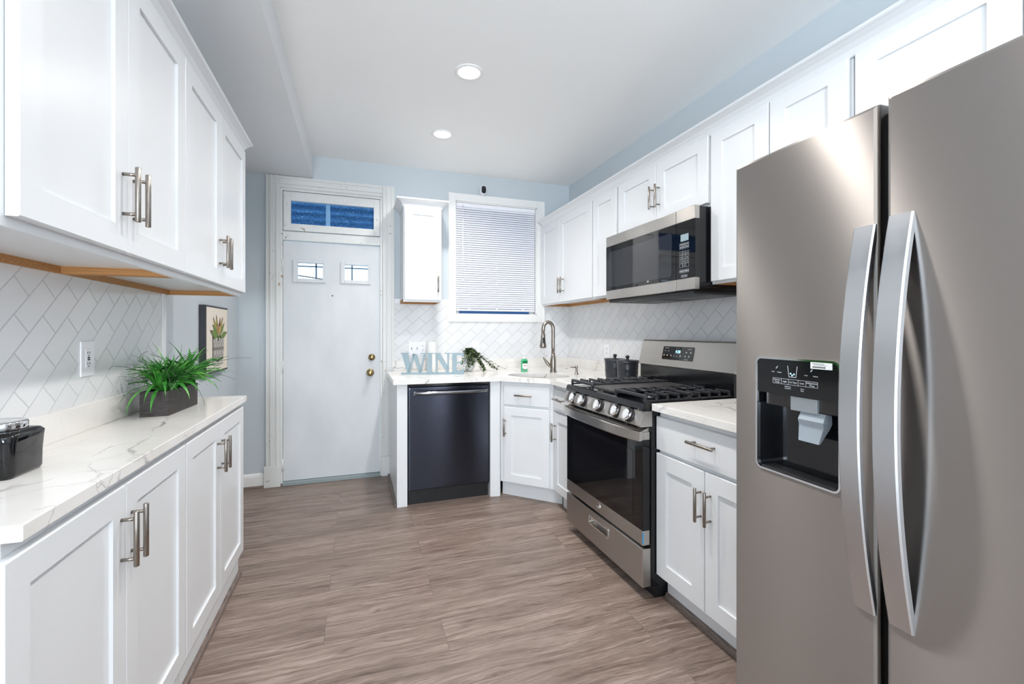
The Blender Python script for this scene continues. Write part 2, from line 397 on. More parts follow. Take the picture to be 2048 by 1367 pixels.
# ------------------------------------------------------------------ entry door, transom, casing
BF = frame((0, YB, 0), (1, 0, 0))
b = MB(BF)
def cas(b, a0, a1, z0, z1, vert=True):
    b.box(a0, a1, 0, .022, z0, z1, .003)
    n = 3; wdt = (a1 - a0) / 7 if vert else (z1 - z0) / 7
    for k in (0, 2, 5):
        if vert: b.box(a0 + wdt * (k + .2), a0 + wdt * (k + 1.1), .022, .031, z0, z1, .003)
        else: b.box(a0, a1, .022, .031, z0 + wdt * (k + .2), z0 + wdt * (k + 1.1), .003)
cas(b, -.723, -.617, .165, 2.60); cas(b, .213, .318, .165, 2.60); cas(b, -.617, .213, 2.497, 2.60, False)
b.box(-.735, -.611, 0, .034, F0, .165, .003); b.box(.205, .322, 0, .034, F0, .165, .003)
b.box(DX0, DX0 + .02, -.12, .012, F0, 2.497, .002); b.box(DX1 - .02, DX1, -.12, .012, F0, 2.497, .002); b.box(DX0 + .02, DX1 - .02, -.12, .012, 2.48, 2.497)
b.box(DX0 + .02, DX1 - .02, -.12, .016, 2.06, 2.135, .004)
struct('trim_2', b, OLDP)
struct('trim_3', MB(BF).box(-.597, .193, -.10, .03, F0, .018, .003), THRESH)
# transom = window_4
t = MB(BF); za, zb = 2.145, 2.476; xa, xb = -.592, .190
t.box(xa, -.535, -.05, .006, za, zb, .002); t.box(.138, xb, -.05, .006, za, zb, .002); t.box(-.535, .138, -.05, .006, za, 2.205, .002); t.box(-.535, .138, -.05, .006, 2.40, zb, .002)
tw = struct('window_4', t, OLDP)
MB(BF).box(-.535, .138, -.034, -.030, 2.205, 2.40).build('window_pane', FILM, tw)
MB(BF).box(-.262, -.226, -.0295, -.022, 2.205, 2.40, .002).build('muntin', mat('pale_blue_strip', (120, 170, 214), .5), tw)
c = MB(BF)
for a, z in ((-.572, 2.43), (-.572, 2.19), (.168, 2.30), (.150, 2.175)): c.box(a - .006, a + .006, .006, .016, z - .012, z + .012, .002)
c.build('latch', OLDP, tw)
# door
D0, D1 = -.594, .190; d = MB(BF); db, df = -.045, -.002; zt = 2.052; zb_ = .022
panes = [(-.484, -.285, 1.745, 1.877), (-.106, .089, 1.738, 1.875)]
z1_, z2_ = 1.740, 1.876
d.box(D0, D1, db, df, zb_, z1_); d.box(D0, D1, db, df, z2_, zt)
for p, q in ((D0, -.484), (-.285, -.106), (.089, D1)): d.box(p, q, db, df, z1_, z2_)
bmesh.ops.remove_doubles(d.bm, verts=d.bm.verts, dist=1e-5)
dr = struct('door_1', d, DOORP)
for (p, q, _, _2) in panes:
    m_ = MB(BF); A_, B_, Z1, Z2 = p - .034, q + .024, z1_ - .032, z2_ + .024
    m_.box(A_, p, df, .010, Z1, Z2, .003); m_.box(q, B_, df, .010, Z1, Z2, .003); m_.box(p, q, df, .010, Z1, z1_, .003); m_.box(p, q, df, .010, z2_, Z2, .003)
    fr_ = m_.build('pane_frame', DOORP, dr)
    MB(BF).box(p, q, -.026, -.022, z1_, z2_).build('glass_pane', GLASS, fr_)
    g = MB(BF); cx = q - .055 if p < -.3 else p + .06
    g.box(cx - .006, cx + .006, -.040, -.030, z1_, z2_); g.box(p, q, -.040, -.030, z2_ - .030, z2_ - .020); g.build('muntin', mat('blue_grey_muntin', (96, 132, 168), .5), fr_)
def knob(z, a, prof, name):
    b = MB(BF); b.lathe(prof, (a, 0, z), 24, 'd'); b.build(name, BRASS, dr)
knob(.920, .108, [(.0335, -.003), (.0335, .004), (.030, .010), (.014, .014), (.012, .038), (.022, .046), (.028, .056), (.027, .066), (.016, .073), (.003, .074)], 'door_knob')
knob(1.057, .121, [(.030, -.003), (.030, .006), (.026, .014), (.017, .017), (.015, .022), (.004, .023)], 'deadbolt')
b = MB(BF); b.lathe([(.006, -.003), (.006, .001), (.002, .002)], (-.207, 0, 1.6), 12, 'd'); b.build('peephole', SLOT, dr)
for z in (1.85, .99, .16):
    b = MB(BF); b.box(-.612, -.594, .0, .006, z - .05, z + .05, .001); b.cyl((-.597, .010, z - .05), (-.597, .010, z + .05), .007, 10); b.build('hinge', OLDP, dr)
# porch beyond the door
b = MB(); 
for k in range(9): b.box(-2.2, 2.6, 4.75 + k * .16, 4.90 + k * .16, 2.66 - .04 * k, 2.69 - .04 * k)
pr_ = tag(b.build('porch_roof', PORCH), 'blue grey boarded porch roof seen through the film covered transom', 'porch roof')
b = MB(); b.cyl((-1.6, 5.6, 2.05), (.9, 5.5, 1.72), .006, 8); b.build('overhead_wire', BLKM, pr_)

# ------------------------------------------------------------------ window with blind
w1 = MB(BF); ow, oz0, oz1 = .074, 1.381, 2.606
w1.box(.814, WX0, 0, .02, oz0, oz1, .003); w1.box(WX1, 1.80, 0, .02, oz0, oz1, .003); w1.box(WX0, WX1, 0, .02, oz0, WZ0, .003); w1.box(WX0, WX1, 0, .02, WZ1, oz1, .003)
w1.box(.814, .826, .02, .026, oz0, oz1, .002); w1.box(1.788, 1.80, .02, .026, oz0, oz1, .002)
w1.box(WX0, WX0 + .008, -.12, 0, WZ0, WZ1); w1.box(WX1 - .008, WX1, -.12, 0, WZ0, WZ1); w1.box(WX0, WX1, -.12, 0, WZ0, WZ0 + .008); w1.box(WX0, WX1, -.12, 0, WZ1 - .008, WZ1)
w1.box(WX0 + .008, WX0 + .05, -.11, -.075, WZ0, WZ1); w1.box(WX1 - .05, WX1 - .008, -.11, -.075, WZ0, WZ1); w1.box(WX0 + .05, WX1 - .05, -.11, -.075, 1.97, 2.02)
wo = struct('window_1', w1, TRIM)
MB(BF).box(WX0 + .05, WX1 - .05, -.095, -.09, WZ0, WZ1).build('window_pane', PANE, wo)
bl = thing('window_blind', 'closed white horizontal slat blind hanging in the white framed window', 'blind', (1.30, YB, WZ0 + .03))
MB(BF).box(WX0 + .012, WX1 - .012, -.045, -.008, WZ1 - .045, WZ1 - .01, .003).build('headrail', SLATS, bl)
s_ = MB(BF); ns = 46; z0_, z1b = 1.524, WZ1 - .055
for k in range(ns):
    z = z0_ + (z1b - z0_) * k / (ns - 1); h = .0128
    s_.loft([[(a, -.0115, z - h), (a, -.0127, z - h), (a, -.0200, z), (a, -.0345, z + h), (a, -.0335, z + h), (a, -.0185, z + .001)] for a in (WX0 + .014, WX1 - .014)])
s_.build('slats', SLATS, bl)
MB(BF).box(WX0 + .014, WX1 - .014, -.032, -.010, 1.487, 1.505, .003).build('bottom_rail', SLATS, bl)
s_ = MB(BF)
for a in (1.02, 1.30, 1.575):
    for dd in (-.012,): s_.cyl((a, dd, 1.49), (a, dd, WZ1 - .04), .0012, 6)
    s_.box(a - .008, a + .008, -.0095, -.007, 1.488, 1.520, .001)
s_.build('ladder_cord', SLATS, bl)
s_ = MB(BF); s_.cyl((.958, -.004, 1.79), (.958, -.004, WZ1 - .03), .004, 8); s_.cyl((.958, -.004, 1.765), (.958, -.004, 1.79), .006, 8); s_.build('wand', SLATS, bl)
# camera above window
t = thing('security_camera', 'small white and black security camera above the window', 'camera', (1.143, YB, 2.62))
c_ = MB(BF); c_.cyl((1.143, .0, 2.64), (1.143, .03, 2.64), .012, 12); c_.build('mount', PLAS, t)
c_ = MB(BF); c_.loft([[(1.143 + (a - 1.143) * s, dd, 2.645 + (z - 2.645) * s) for a, z in rrect(1.115, 1.171, 2.602, 2.688, .0279, 8)] for dd, s in ((.025, .8), (.032, 1), (.072, 1), (.076, .93))], True, False); c_.build('housing', PLAS, t)
c_ = MB(BF); c_.loft([[(a, dd, z) for a, z in rrect(1.121, 1.165, 2.609, 2.681, .0219, 8)] for dd in (.076, .079)]); c_.lathe([(.012, 0), (.012, .004), (.006, .005)], (1.143, .078, 2.662), 16, 'd'); c_.build('lens_face', BLK, t)

# ------------------------------------------------------------------ cabinet helpers
def shaker(f, a0, a1, z0, z1, st=.072, th=.02, parent=None, name='door', rt=None, flat=False, m=None):
    b = MB(f); rt = rt or st; e = .0025
    def R(ia, iz, dd): return [(a0 + ia, dd, z0 + iz), (a1 - ia, dd, z0 + iz), (a1 - ia, dd, z1 - iz), (a0 + ia, dd, z1 - iz)]
    rings = [R(0, 0, .001), R(0, 0, th - e), R(e, e, th)]
    if not flat: rings += [R(st, rt, th), R(st + .001, rt + .001, th - .0085)]
    b.loft(rings); return b.build(name, m or CAB, parent)
def pull(f, a, z, ln, vert, d0, parent, off=.033, r=.0066):
    b = MB(f); h = ln / 2; p = ln * .36
    e = (lambda t: (a, d0 + off, z + t)) if vert else (lambda t: (a + t, d0 + off, z))
    q = (lambda t, dd: (a, dd, z + t)) if vert else (lambda t, dd: (a + t, dd, z))
    b.tube([e(-h), e(-h + .0015), e(h - .0015), e(h)], [r * .85, r, r, r * .85], 14)
    for s in (-p, p): b.cyl(q(s, d0 - .001), q(s, d0 + off), r * .68, 10)
    return b.build('handle', NICK, parent)
def box_case(f, a0, a1, dep, z0, z1, parent, lip=.03, wood=True, m=CAB, name='case'):
    b = MB(f); b.box(a0, a1, -dep, 0, z0 + (lip if wood else 0), z1, .001)
    if wood:
        b.box(a0, a1, -.018, 0, z0, z0 + lip + .002, .001)
    o = b.build(name, m, parent)
    if wood:
        w_ = MB(f); w_.box(a0, a0 + .016, -dep, -.018, z0, z0 + lip + .001); w_.box(a1 - .016, a1, -dep, -.018, z0, z0 + lip + .001); w_.box(a0 + .016, a1 - .016, -dep, -dep + .016, z0, z0 + lip + .001)
        w_.build('bottom_rail', PLY, parent)
    return o
CROWN = [(0, 0), (.006, 0), (.010, .010), (.016, .024), (.030, .040), (.048, .050), (.058, .053), (.062, .056), (.062, .066), (0, .066)]
def crown(f, a0, a1, d, z, label, sc_=1, ret=None):
    b = MB(f); k = sc_
    if ret is None: b.loft([[(a, d + p * k, z + q * k) for p, q in CROWN] for a in (a0, a1)])
    else:           # mitred returns to the wall at both ends
        def ring(sa, wall): return [((a0 - p * k) if sa == 0 else (a1 + p * k), (-ret if wall else d + p * k), z + q * k) for p, q in CROWN]
        b.loft([ring(0, True), ring(0, False), ring(1, False), ring(1, True)])
    o = b.build('crown_moulding', CAB); return tag(o, label, 'moulding')

# ------------------------------------------------------------------ LEFT RUN
# frame: a = y, d = +x
LF = frame((-.596, 0, 0), (0, 1, 0)); ZB = 1.477
lab = ['two door white wall cabinet on the left, nearest the camera', 'two door white wall cabinet on the left, above the framed picture']
seams = [(1.050, 1.451, 1.866), (1.885, 2.306, 2.752)]
SEAM_A = [(1.047, 1.449, 1.451, 1.862), (1.868, 2.304, 2.307, 2.756)]
CASES = [(1.022, 1.858), (1.860, 2.743)]
HP = [((1.419, 1.646), (1.479, 1.646)), ((2.275, 1.641), (2.333, 1.641))]
for i in range(2):
    t = thing('wall_cabinet', lab[i], 'cabinet', ((XL - .596) / 2, sum(CASES[i]) / 2, ZB), 'white shaker wall cabinets')
    box_case(LF, *CASES[i], .329, ZB, 2.27, t, .024)
    y0, y1, y2, y3 = SEAM_A[i]
    for (p, q), (ha, hz) in zip(((y0, y1), (y2, y3)), HP[i]):
        dd = shaker(LF, p, q, 1.497, 2.262, .066, .021, t)
        pull(LF, ha, hz, .143, True, .021, dd)
crown(LF, .99, 2.748, .004, 2.247, 'white cove crown moulding along the top of the left wall cabinets', .86)
# base: wall-depth cabinets
LB = frame((-.600, 0, 0), (0, 1, 0)); CL = .942
BS = [(1.021, 1.452, 1.454, 1.888), (1.896, 2.312, 2.315, 2.741)]
lab = ['two door white base cabinet on the left, nearest the camera', 'two door white base cabinet on the left, below the green grass plant']
HB = [((1.426, .746), (1.482, .746)), ((2.268, .743), (2.334, .743))]
for i in range(2):
    a0, a1 = (1.045, 1.892) if i == 0 else (1.894, 2.735)
    t = thing('base_cabinet', lab[i], 'cabinet', ((XL - .6) / 2, (a0 + a1) / 2, F0), 'white shaker base cabinets')
    b = MB(LB); b.box(a0, a1, -.322, 0, .09, CL - .031, .001); b.build('case', CAB, t)
    b = MB(LB); b.box(a0, a1 - .004, -.322, -.004, F0, .09); b.build('toe_board', CAB, t)
    y0, y1, y2, y3 = BS[i]
    for (p, q), (ha, hz) in zip(((y0, y1), (y2, y3)), HB[i]):
        dd = shaker(LB, p, q, .112, .884, .066, .019, t); pull(LB, ha, hz, .145, True, .019, dd)
b = MB(LB); b.loft([[(a, -.004, F0), (a, .014, F0), (a, .011, F0 + .013), (a, .003, F0 + .020), (a, -.004, F0 + .020)] for a in (1.045, 2.735)])
struct('baseboard_cabinets', b, SHOE)
t = thing('countertop', 'long narrow white quartz countertop on the left base cabinets', 'countertop', (-.74, 1.9, CL - .031), 'veined white quartz countertops')
b = MB(); b.box(XL + .009, -.569, 1.044, 2.757, CL - .031, CL, .002); b.build('slab', QUARTZ, t)
b = MB(); b.box(XL + .009, XL + .030, 1.044, 2.757, CL, CL + .092, .0015); tag(b.build('quartz_backsplash', QUARTZ), 'low quartz upstand along the left tiled wall behind the grass plant', 'backsplash')

# outlet left wall
def plate(name, f, a, z, w_, h_, label, cat, kinds, d=0, slotm=SLOT):
    o = thing(name, label, cat, tuple(f(a, 0, z - h_ / 2)))
    b = MB(f); b.box(a - w_ / 2, a + w_ / 2, d, d + .005, z - h_ / 2, z + h_ / 2, .002); b.build('cover_plate', PLAS, o)
    n = len(kinds)
    for i, k in enumerate(kinds):
        ca = a + (i - (n - 1) / 2) * w_ / n * .96
        if k == 't':
            b = MB(f); b.box(ca - .004, ca + .004, d + .005, d + .012, z - .003, z + .010, .001); b.box(ca - .005, ca + .005, d + .005, d + .006, z - .013, z - .004); b.build('toggle', mat('toggle_grey', (150, 150, 156), .4) if 'tg' not in bpy.data.materials else bpy.data.materials['tg'], o)
        else:
            b = MB(f); b.mat(PLAS); b.box(ca - .017, ca + .017, d + .005, d + .0065, z - .034, z + .034, .001); b.mat(slotm)
            for zz in (z + .019, z - .019):
                b.box(ca - .0075, ca - .005, d + .0065, d + .0072, zz - .002, zz + .006); b.box(ca + .005, ca + .0075, d + .0065, d + .0072, zz - .002, zz + .006); b.cyl((ca, d + .006, zz - .008), (ca, d + .0072, zz - .008), .0025, 8)
            if k == 'g': b.box(ca - .006, ca + .006, d + .0065, d + .008, z - .006, z - .001); b.box(ca - .006, ca + .006, d + .0065, d + .008, z + .001, z + .006)
            b.build('receptacle', PLAS, o)
    return o
WLF = frame((XL + .009, 0, 0), (0, 1, 0))
plate('wall_outlet', WLF, 2.002, 1.192, .084, .125, 'white single outlet on the tiled left wall behind the grass plant', 'outlet', 'g')

# framed succulent picture
PF = frame((XL, 0, 0), (0, 1, 0)); Y0, Y1, Z0p, Z1p = 3.222, 3.712, 1.018, 1.455
t = thing('framed_picture', 'black framed cream print of a succulent in a patterned pot', 'picture', (XL, (Y0 + Y1) / 2, Z0p))
b = MB(PF); b.box(Y0, Y1, .001, .038, Z0p, Z1p, .001); b.build('frame', PBLK, t)
b = MB(PF); b.box(Y0 + .012, Y1 - .012, .038, .0392, Z0p + .012, Z1p - .012); b.build('canvas', CANV, t)
b = MB(PF); W_, H_ = Y1 - Y0, Z1p - Z0p
def pp(u, v): return (Y0 + W_ * u, .0400 + pp.k, Z0p + H_ * v)
pp.k = 0
def quad(u0, u1, v0, v1): b.poly([pp(u0, v0), pp(u1, v0), pp(u1, v1), pp(u0, v1)])
b.mat(A5); b.poly([pp(.26, .54), pp(.255, .12), pp(.36, .085), pp(.60, .085), pp(.74, .125), pp(.80, .54)])
pp.k = .0003; b.mat(A4); quad(.255, .80, .525, .545)
b.poly([pp(.255, .19), pp(.50, .155), pp(.745, .195), pp(.75, .225), pp(.50, .19), pp(.255, .225)])
for r_, vv in enumerate((.47, .41, .35, .285, .235)):
    quad(.26, .78, vv - .033, vv - .028)
    for k in range(9):
        u = .28 + k * .056; s = .02 if (k + r_) % 2 else -.012
        if r_ == 2: quad(u, u + .034, vv - .018, vv + .024)
        else: b.poly([pp(u, vv - .022), pp(u + .013, vv - .022), pp(u + .026 + s, vv + .022), pp(u + .012 + s, vv + .022)])
quad(.26, .285, .13, .52)
def lf(u0, v0, u1, v1, wd, mm, tip=A3):
    du, dv = u1 - u0, v1 - v0; l = math.hypot(du, dv); nu, nv = -dv / l * wd, du / l * wd
    b.mat(mm); b.poly([pp(u0, v0), pp(u0 + du * .5 + nu, v0 + dv * .5 + nv), pp(u1, v1), pp(u0 + du * .5 - nu, v0 + dv * .5 - nv)]); pp.k += .0002
    b.mat(tip); b.poly([pp(u0 + du * .78 + nu * .45, v0 + dv * .78 + nv * .45), pp(u1, v1), pp(u0 + du * .78 - nu * .45, v0 + dv * .78 - nv * .45)]); pp.k += .0002
for q in ((.48, .58, .28, .84, .045, A2), (.50, .58, .42, .88, .045, A2), (.55, .58, .60, .84, .04, A3), (.56, .58, .73, .85, .04, A2), (.48, .56, .25, .73, .04, A1), (.58, .56, .80, .76, .04, A1), (.50, .56, .46, .74, .05, A6),
          (.56, .56, .56, .74, .05, A6), (.46, .53, .14, .64, .05, A1), (.60, .53, .92, .61, .05, A1), (.50, .58, .24, .50, .035, A1), (.52, .60, .50, .46, .03, A1), (.56, .58, .68, .50, .03, A1), (.52, .6, .50, .70, .05, A2)): lf(*q)
b.build('print', A5, t, recalc=False)

# grass planter
t = thing('grass_planter', 'dark wooden box planter full of long green grass blades', 'plant', (-.77, 2.36, CL))
PL = [(-.831, 2.188), (-.735, 2.190), (-.722, 2.50), (-.822, 2.50)]; zt_ = CL + .102
b = MB(); cx, cy = -.777, 2.345; inn = [(cx + (x - cx) * .85, cy + (y - cy) * .94) for x, y in PL]
b.loft([[(x, y, CL) for x, y in PL], [(x, y, zt_) for x, y in PL], [(x, y, zt_) for x, y in inn], [(x, y, zt_ - .02) for x, y in inn]]); b.build('box', CHAR, t)
b = MB(); b.slab(inn, zt_ - .03, zt_ - .012); b.build('moss', SOIL, t)
rg = random.Random(5); b = MB(); b.mat(LEAF)
def blade(b, p, az, ln, lean, droop, wd, seg=7):
    dx, dy = math.cos(az), math.sin(az); sx, sy = -dy, dx; L_, R_ = [], []
    x, y, z = p; ang = lean
    for k in range(seg + 1):
        f_ = k / seg; wv = wd * (math.sin(PI * min(1, f_ * .85 + .12)) ** .7) * (1 - f_ ** 4)
        x_ = max(x, XL + .034); z_ = max(z, CL + .006) if y < 2.757 else z
        L_.append((x_ + sx * wv, y + sy * wv, z_ + wv * .25)); R_.append((x_ - sx * wv, y - sy * wv, z_ - wv * .25))
        st = ln / seg; x += dx * math.sin(ang) * st; y += dy * math.sin(ang) * st; z += math.cos(ang) * st; ang += droop / seg
    M_ = [((l[0] + r[0]) / 2, (l[1] + r[1]) / 2, (l[2] + r[2]) / 2 - wd * .22) for l, r in zip(L_, R_)]
    VL = [b._v(q) for q in L_]; VM = [b._v(q) for q in M_]; VR = [b._v(q) for q in R_]
    for k in range(seg): b.face([VL[k], VM[k], VM[k + 1], VL[k + 1]], True); b.face([VM[k], VR[k], VR[k + 1], VM[k + 1]], True)
for k in range(380):
    u = rg.random(); v = rg.random()
    px_ = -.80 + .06 * v; py_ = 2.22 + .26 * u
    az = rg.uniform(0, 2 * PI)
    wide = rg.random() < .45
    blade(b, (px_, py_, zt_ - .015), az, rg.uniform(.13, .25), rg.uniform(.05, .8), rg.uniform(.6, 2.1), rg.uniform(.006, .0125) if wide else rg.uniform(.0015, .003))
for az, ln, le, dr_, yy in ((-1.2, .20, .5, 2.4, 2.23), (-1.6, .21, .7, 2.2, 2.23), (-.7, .21, .6, 2.5, 2.24), (-.4, .19, .6, 2.4, 2.28), (-2.2, .2, .8, 2.0, 2.24), (.1, .2, .6, 2.4, 2.38), (0, .2, .7, 2.5, 2.44), (-1.9, .24, .9, 2.3, 2.22), (-1.5, .19, 1.0, 2.2, 2.22)):
    blade(b, (-.765, yy, zt_ - .01), az, ln, le, dr_, .0085, 10)
b.build('grass_blades', LEAF, t, recalc=False); t.children[-1]
b = MB()
for k in range(26):
    az = rg.choice((-PI / 2, PI / 2)) + rg.uniform(-1.1, 1.1); x, y, z = -.775, 2.34 + rg.uniform(-.12, .12), zt_ - .01; ang = rg.uniform(.3, .9); pts = []; dro = rg.uniform(1.0, 2.6); n_ = 12; ln = rg.uniform(.26, .44)
    for q in range(n_):
        pts.append((max(x, XL + .036), y, max(z, CL + .004) if y < 2.76 else z)); st = ln / n_
        x += math.cos(az) * math.sin(ang) * st; y += math.sin(az) * math.sin(ang) * st; z += math.cos(ang) * st; ang += dro / n_
    b.tube(pts, [.0014 * (1 - .6 * q / n_) for q in range(n_)], 5)
b.build('thin_stems', WIRE, t)

# black ceramic jar on left counter
t = thing('storage_jar', 'glossy black square ceramic jar with a chrome lid on the left counter', 'jar', (-.835, 1.44, CL))
b = MB(); jc = (-.826, 1.425); hw = .075
def sq(s, z, r): return [(jc[0] + x * s, jc[1] + y * s, z) for x, y in rrect(-1, 1, -1, 1, r, 5)]
b.loft([sq(.058, CL, .25), sq(.062, CL + .008, .28), sq(.063, CL + .05, .3), sq(.065, CL + .085, .3), sq(.067, CL + .098, .35), sq(.064, CL + .106, .5), sq(.055, CL + .110, .95)], True, True); b.build('body', CERB, t)
b = MB(); b.lathe([(.048, CL + .107), (.054, CL + .110), (.055, CL + .112), (.055, CL + .126), (.0535, CL + .129), (.048, CL + .1305), (.045, CL + .1295), (.018, CL + .1305)], (jc[0], jc[1], 0), 40); b.build('lid', CHROME, t)

# ------------------------------------------------------------------ BACK LEFT wall cabinet
t = thing('wall_cabinet', 'narrow single door white wall cabinet between the door and the window', 'cabinet', (.53, YB - .17, 1.545), 'white shaker wall cabinets')
Fc = frame((0, YB - .32, 0), (1, 0, 0))
box_case(Fc, .368, .690, .32, 1.541, 2.372, t, .026)
dd = shaker(Fc, .377, .688, 1.558, 2.352, .066, .02, t); pull(Fc, .657, 1.695, .14, True, .02, dd)
crown(Fc, .368, .690, .0, 2.352, 'short white crown moulding capping the narrow cabinet beside the door', .95, ret=.317)

# ------------------------------------------------------------------ RIGHT uppers   a = -y
UF = frame((1.776, 0, 0), (0, -1, 0)); UD = XR - .009 - 1.776
def upper(y_far, y_near, z0, doors, label, hs, dz0=None, wood=True, dz1=2.327):
    t = thing('wall_cabinet', label, 'cabinet', ((XR + 1.776) / 2, (y_far + y_near) / 2, z0), 'white shaker wall cabinets')
    box_case(UF, -y_far, -y_near, UD, z0, 2.36, t, .026, wood)
    ds = []
    for (p, q), h in zip(doors, hs):
        dd = shaker(UF, -p, -q, dz0 or z0 + .013, dz1, .074, .021, t, rt=.066)
        if h: pull(UF, -h[0], h[1], .143, True, .021, dd)
    return t
upper(YB - .012, 3.118, 1.545, [(4.150, 3.733), (3.728, 3.128)], 'corner two door white wall cabinet right of the window', [(3.690, 1.708), (3.635, 1.708)])
upper(3.114, 2.760, 1.545, [(3.104, 2.772)], 'single door white wall cabinet left of the microwave', [None])
upper(2.756, 1.880, 1.955, [(2.745, 2.322), (2.318, 1.888)], 'short two door white wall cabinet directly above the microwave', [(2.345, 2.122), (2.288, 2.122)], 1.972)
upper(1.876, 1.166, 1.538, [(1.866, 1.519), (1.512, 1.176)], 'tall two door white wall cabinet between microwave and refrigerator', [None, None])
upper(1.158, .20, 1.86, [(1.149, .706), (.702, .26)], 'two door white wall cabinet above the refrigerator', [None, None], wood=False)
crown(UF, -4.135, -.16, .002, 2.327, 'long white cove crown moulding along the right wall cabinets', 1.02)

# ------------------------------------------------------------------ microwave   a=-y  frame at face x=1.66
MF = frame((1.66, 0, 0), (0, -1, 0)); my0, my1 = 2.750, 1.872; mz0, mz1 = 1.507, 1.950
t = thing('microwave', 'stainless and black over the range microwave under the short wall cabinet', 'microwave', (1.87, 2.31, mz0))
b = MB(MF); b.box(-2.746, -1.882, -.40, -.03, mz0 + .012, mz1 + .0, .003); b.box(-2.738, -1.892, -.40, -.010, mz0, mz0 + .02, .002); b.build('body', BLK, t)
yd = 2.022
b = MB(MF); b.mat(STEEL); b.box(-my0, -yd, -.03, .0, mz1 - .07, mz1, .003); b.box(-my0, -yd, -.03, .0, mz0 + .004, mz0 + .066, .003); b.mat(BLKG); b.box(-my0, -yd, -.03, -.001, mz0 + .066, mz1 - .07)
dd = b.build('door', STEEL, t)
b = MB(MF); b.loft([[(a, d_, z) for a, z in rrect(-2.71, -2.055, 1.595, 1.838, .02)] for d_ in (-.001, .0006)]); b.build('window', mat('smoked_glass', (44, 46, 50), .04), dd)
b = MB(MF); b.mat(STEEL); b.box(-yd + .003, -my1, -.03, .0, mz1 - .07, mz1, .003); b.box(-yd + .003, -my1, -.03, .0, mz0 + .004, mz0 + .066, .003); b.mat(BLKG); b.box(-yd + .003, -my1, -.03, -.001, mz0 + .066, mz1 - .07)
cp = b.build('control_panel', STEEL, t)
b = MB(MF); b.box(-1.982, -1.922, -.001, .0008, 1.775, 1.812); b.build('display', LCD, cp)
b = MB(MF)
def outl(b, a0, a1, z0, z1, d_, w_=.0007):
    b.box(a0, a1, d_, d_ + .0006, z0, z0 + w_); b.box(a0, a1, d_, d_ + .0006, z1 - w_, z1); b.box(a0, a0 + w_, d_, d_ + .0006, z0, z1); b.box(a1 - w_, a1, d_, d_ + .0006, z0, z1)
keys = '123456789 0 '
for r_ in range(4):
    for c2 in range(3):
        a = -1.990 + c2 * .0245; z = 1.712 - r_ * .0225; outl(b, a, a + .0225, z - .010, z + .0105, 0)
        k = keys[r_ * 3 + c2]
        if k != ' ': text(b, MF, k, a + .0115, z - .0055, .0003, .014, 'CENTER')
for r_ in range(2):
    for c2 in range(3):
        a = -1.990 + c2 * .0245; z = 1.758 - r_ * .017; outl(b, a, a + .0225, z - .007, z + .008, 0); b.box(a + .004, a + .018, 0, .0005, z - .001, z + .003)
for c2 in range(3): a = -1.990 + c2 * .0245; outl(b, a, a + .0225, 1.606, 1.622, 0, .0014); b.box(a + .004, a + .018, 0, .0005, 1.612, 1.616)
for c2 in range(2): a = -1.978 + c2 * .0245; outl(b, a, a + .0225, 1.58, 1.594, 0, .0011); b.box(a + .006, a + .016, 0, .0005, 1.585, 1.589)
b.build('keypad', INK, cp)
b = MB(MF); b.box(-2.73, -1.90, -.39, -.012, mz0 - .018, mz0, .004); b.mat(BLKM); hd = b.build('vent_hood', BLKM, t)
FILT = mat('grey_filter_mesh', (128, 128, 126), .35, .8)
for p in (-2.66, -2.25):
    b = MB(MF); b.box(p, p + .32, -.34, -.15, mz0 - .0195, mz0 - .018)
    for k in range(14): b.box(p + .008 + .022 * k, p + .008 + .022 * k + .014, -.33, -.16, mz0 - .0215, mz0 - .0195)
    b.build('filter', FILT, hd)
b = MB(MF); b.box(-2.28, -2.262, 0, .0005, mz0 + .078, mz0 + .095); b.build('badge', STEEL, dd)

# ------------------------------------------------------------------ fridge
tv = V((.037593, .999293, 0)); P0 = V((1.090, 1.060, 0))
FF = frame(P0, -tv); FT = 1.789
t = thing('refrigerator', 'tall stainless steel side by side refrigerator with long bowed handles', 'refrigerator', (1.5, .55, F0))
b = MB(FF); b.box(.004, .975, -.86, -.098, .03, 1.765, .006); b.box(.03, .95, -.84, -.13, F0, .03); b.mat(SIDE); b.build('body', SIDE, t)
b = MB(FF); b.box(.01, .97, -.13, -.06, F0 + .012, .055, .004); b.build('toe_grille', BLKM, t)
def fdoor(a0, a1, z0, z1, hole=None, hr=.018):
    b = MB(FF); o_ = rrect(a0, a1, z0, z1, .004, 2); c_ = ((a0 + a1) / 2, (z0 + z1) / 2)
    if hole:
        c_ = ((hole[0] + hole[1]) / 2, (hole[2] + hole[3]) / 2)
        O, I = matched(o_, rrect(*hole, hr), c_)
        ins = lambda p, e: (min(max(p[0], a0 + e), a1 - e), min(max(p[1], z0 + e), z1 - e))
        b.loft([[(p[0], -.055, p[1]) for p in I], [(p[0], -.09, p[1]) for p in O], [(p[0], -.010, p[1]) for p in O], [(*ins(p, .003)[:1], -.003, ins(p, .003)[1]) for p in O], [(*ins(p, .009)[:1], 0, ins(p, .009)[1]) for p in O], [(p[0], 0, p[1]) for p in I], [(p[0], -.055, p[1]) for p in I]], False)
        bmesh.ops.remove_doubles(b.bm, verts=b.bm.verts, dist=1e-6)
    else:
        R = lambda e, dd: [(a, dd, z) for a, z in rrect(a0 + e, a1 - e, z0 + e, z1 - e, .004, 2)]
        b.loft([R(0, -.09), R(0, -.010), R(.003, -.003), R(.009, 0)])
    return b.build('door', STEELF, t)
H = (.080, .325, .902, 1.218)
d1 = fdoor(0, .405, .065, FT, H); d1['label'] = 'left door with ice and water dispenser'
d2 = fdoor(.421, .975, .065, 1.797); d2['label'] = 'right door of plain brushed steel'
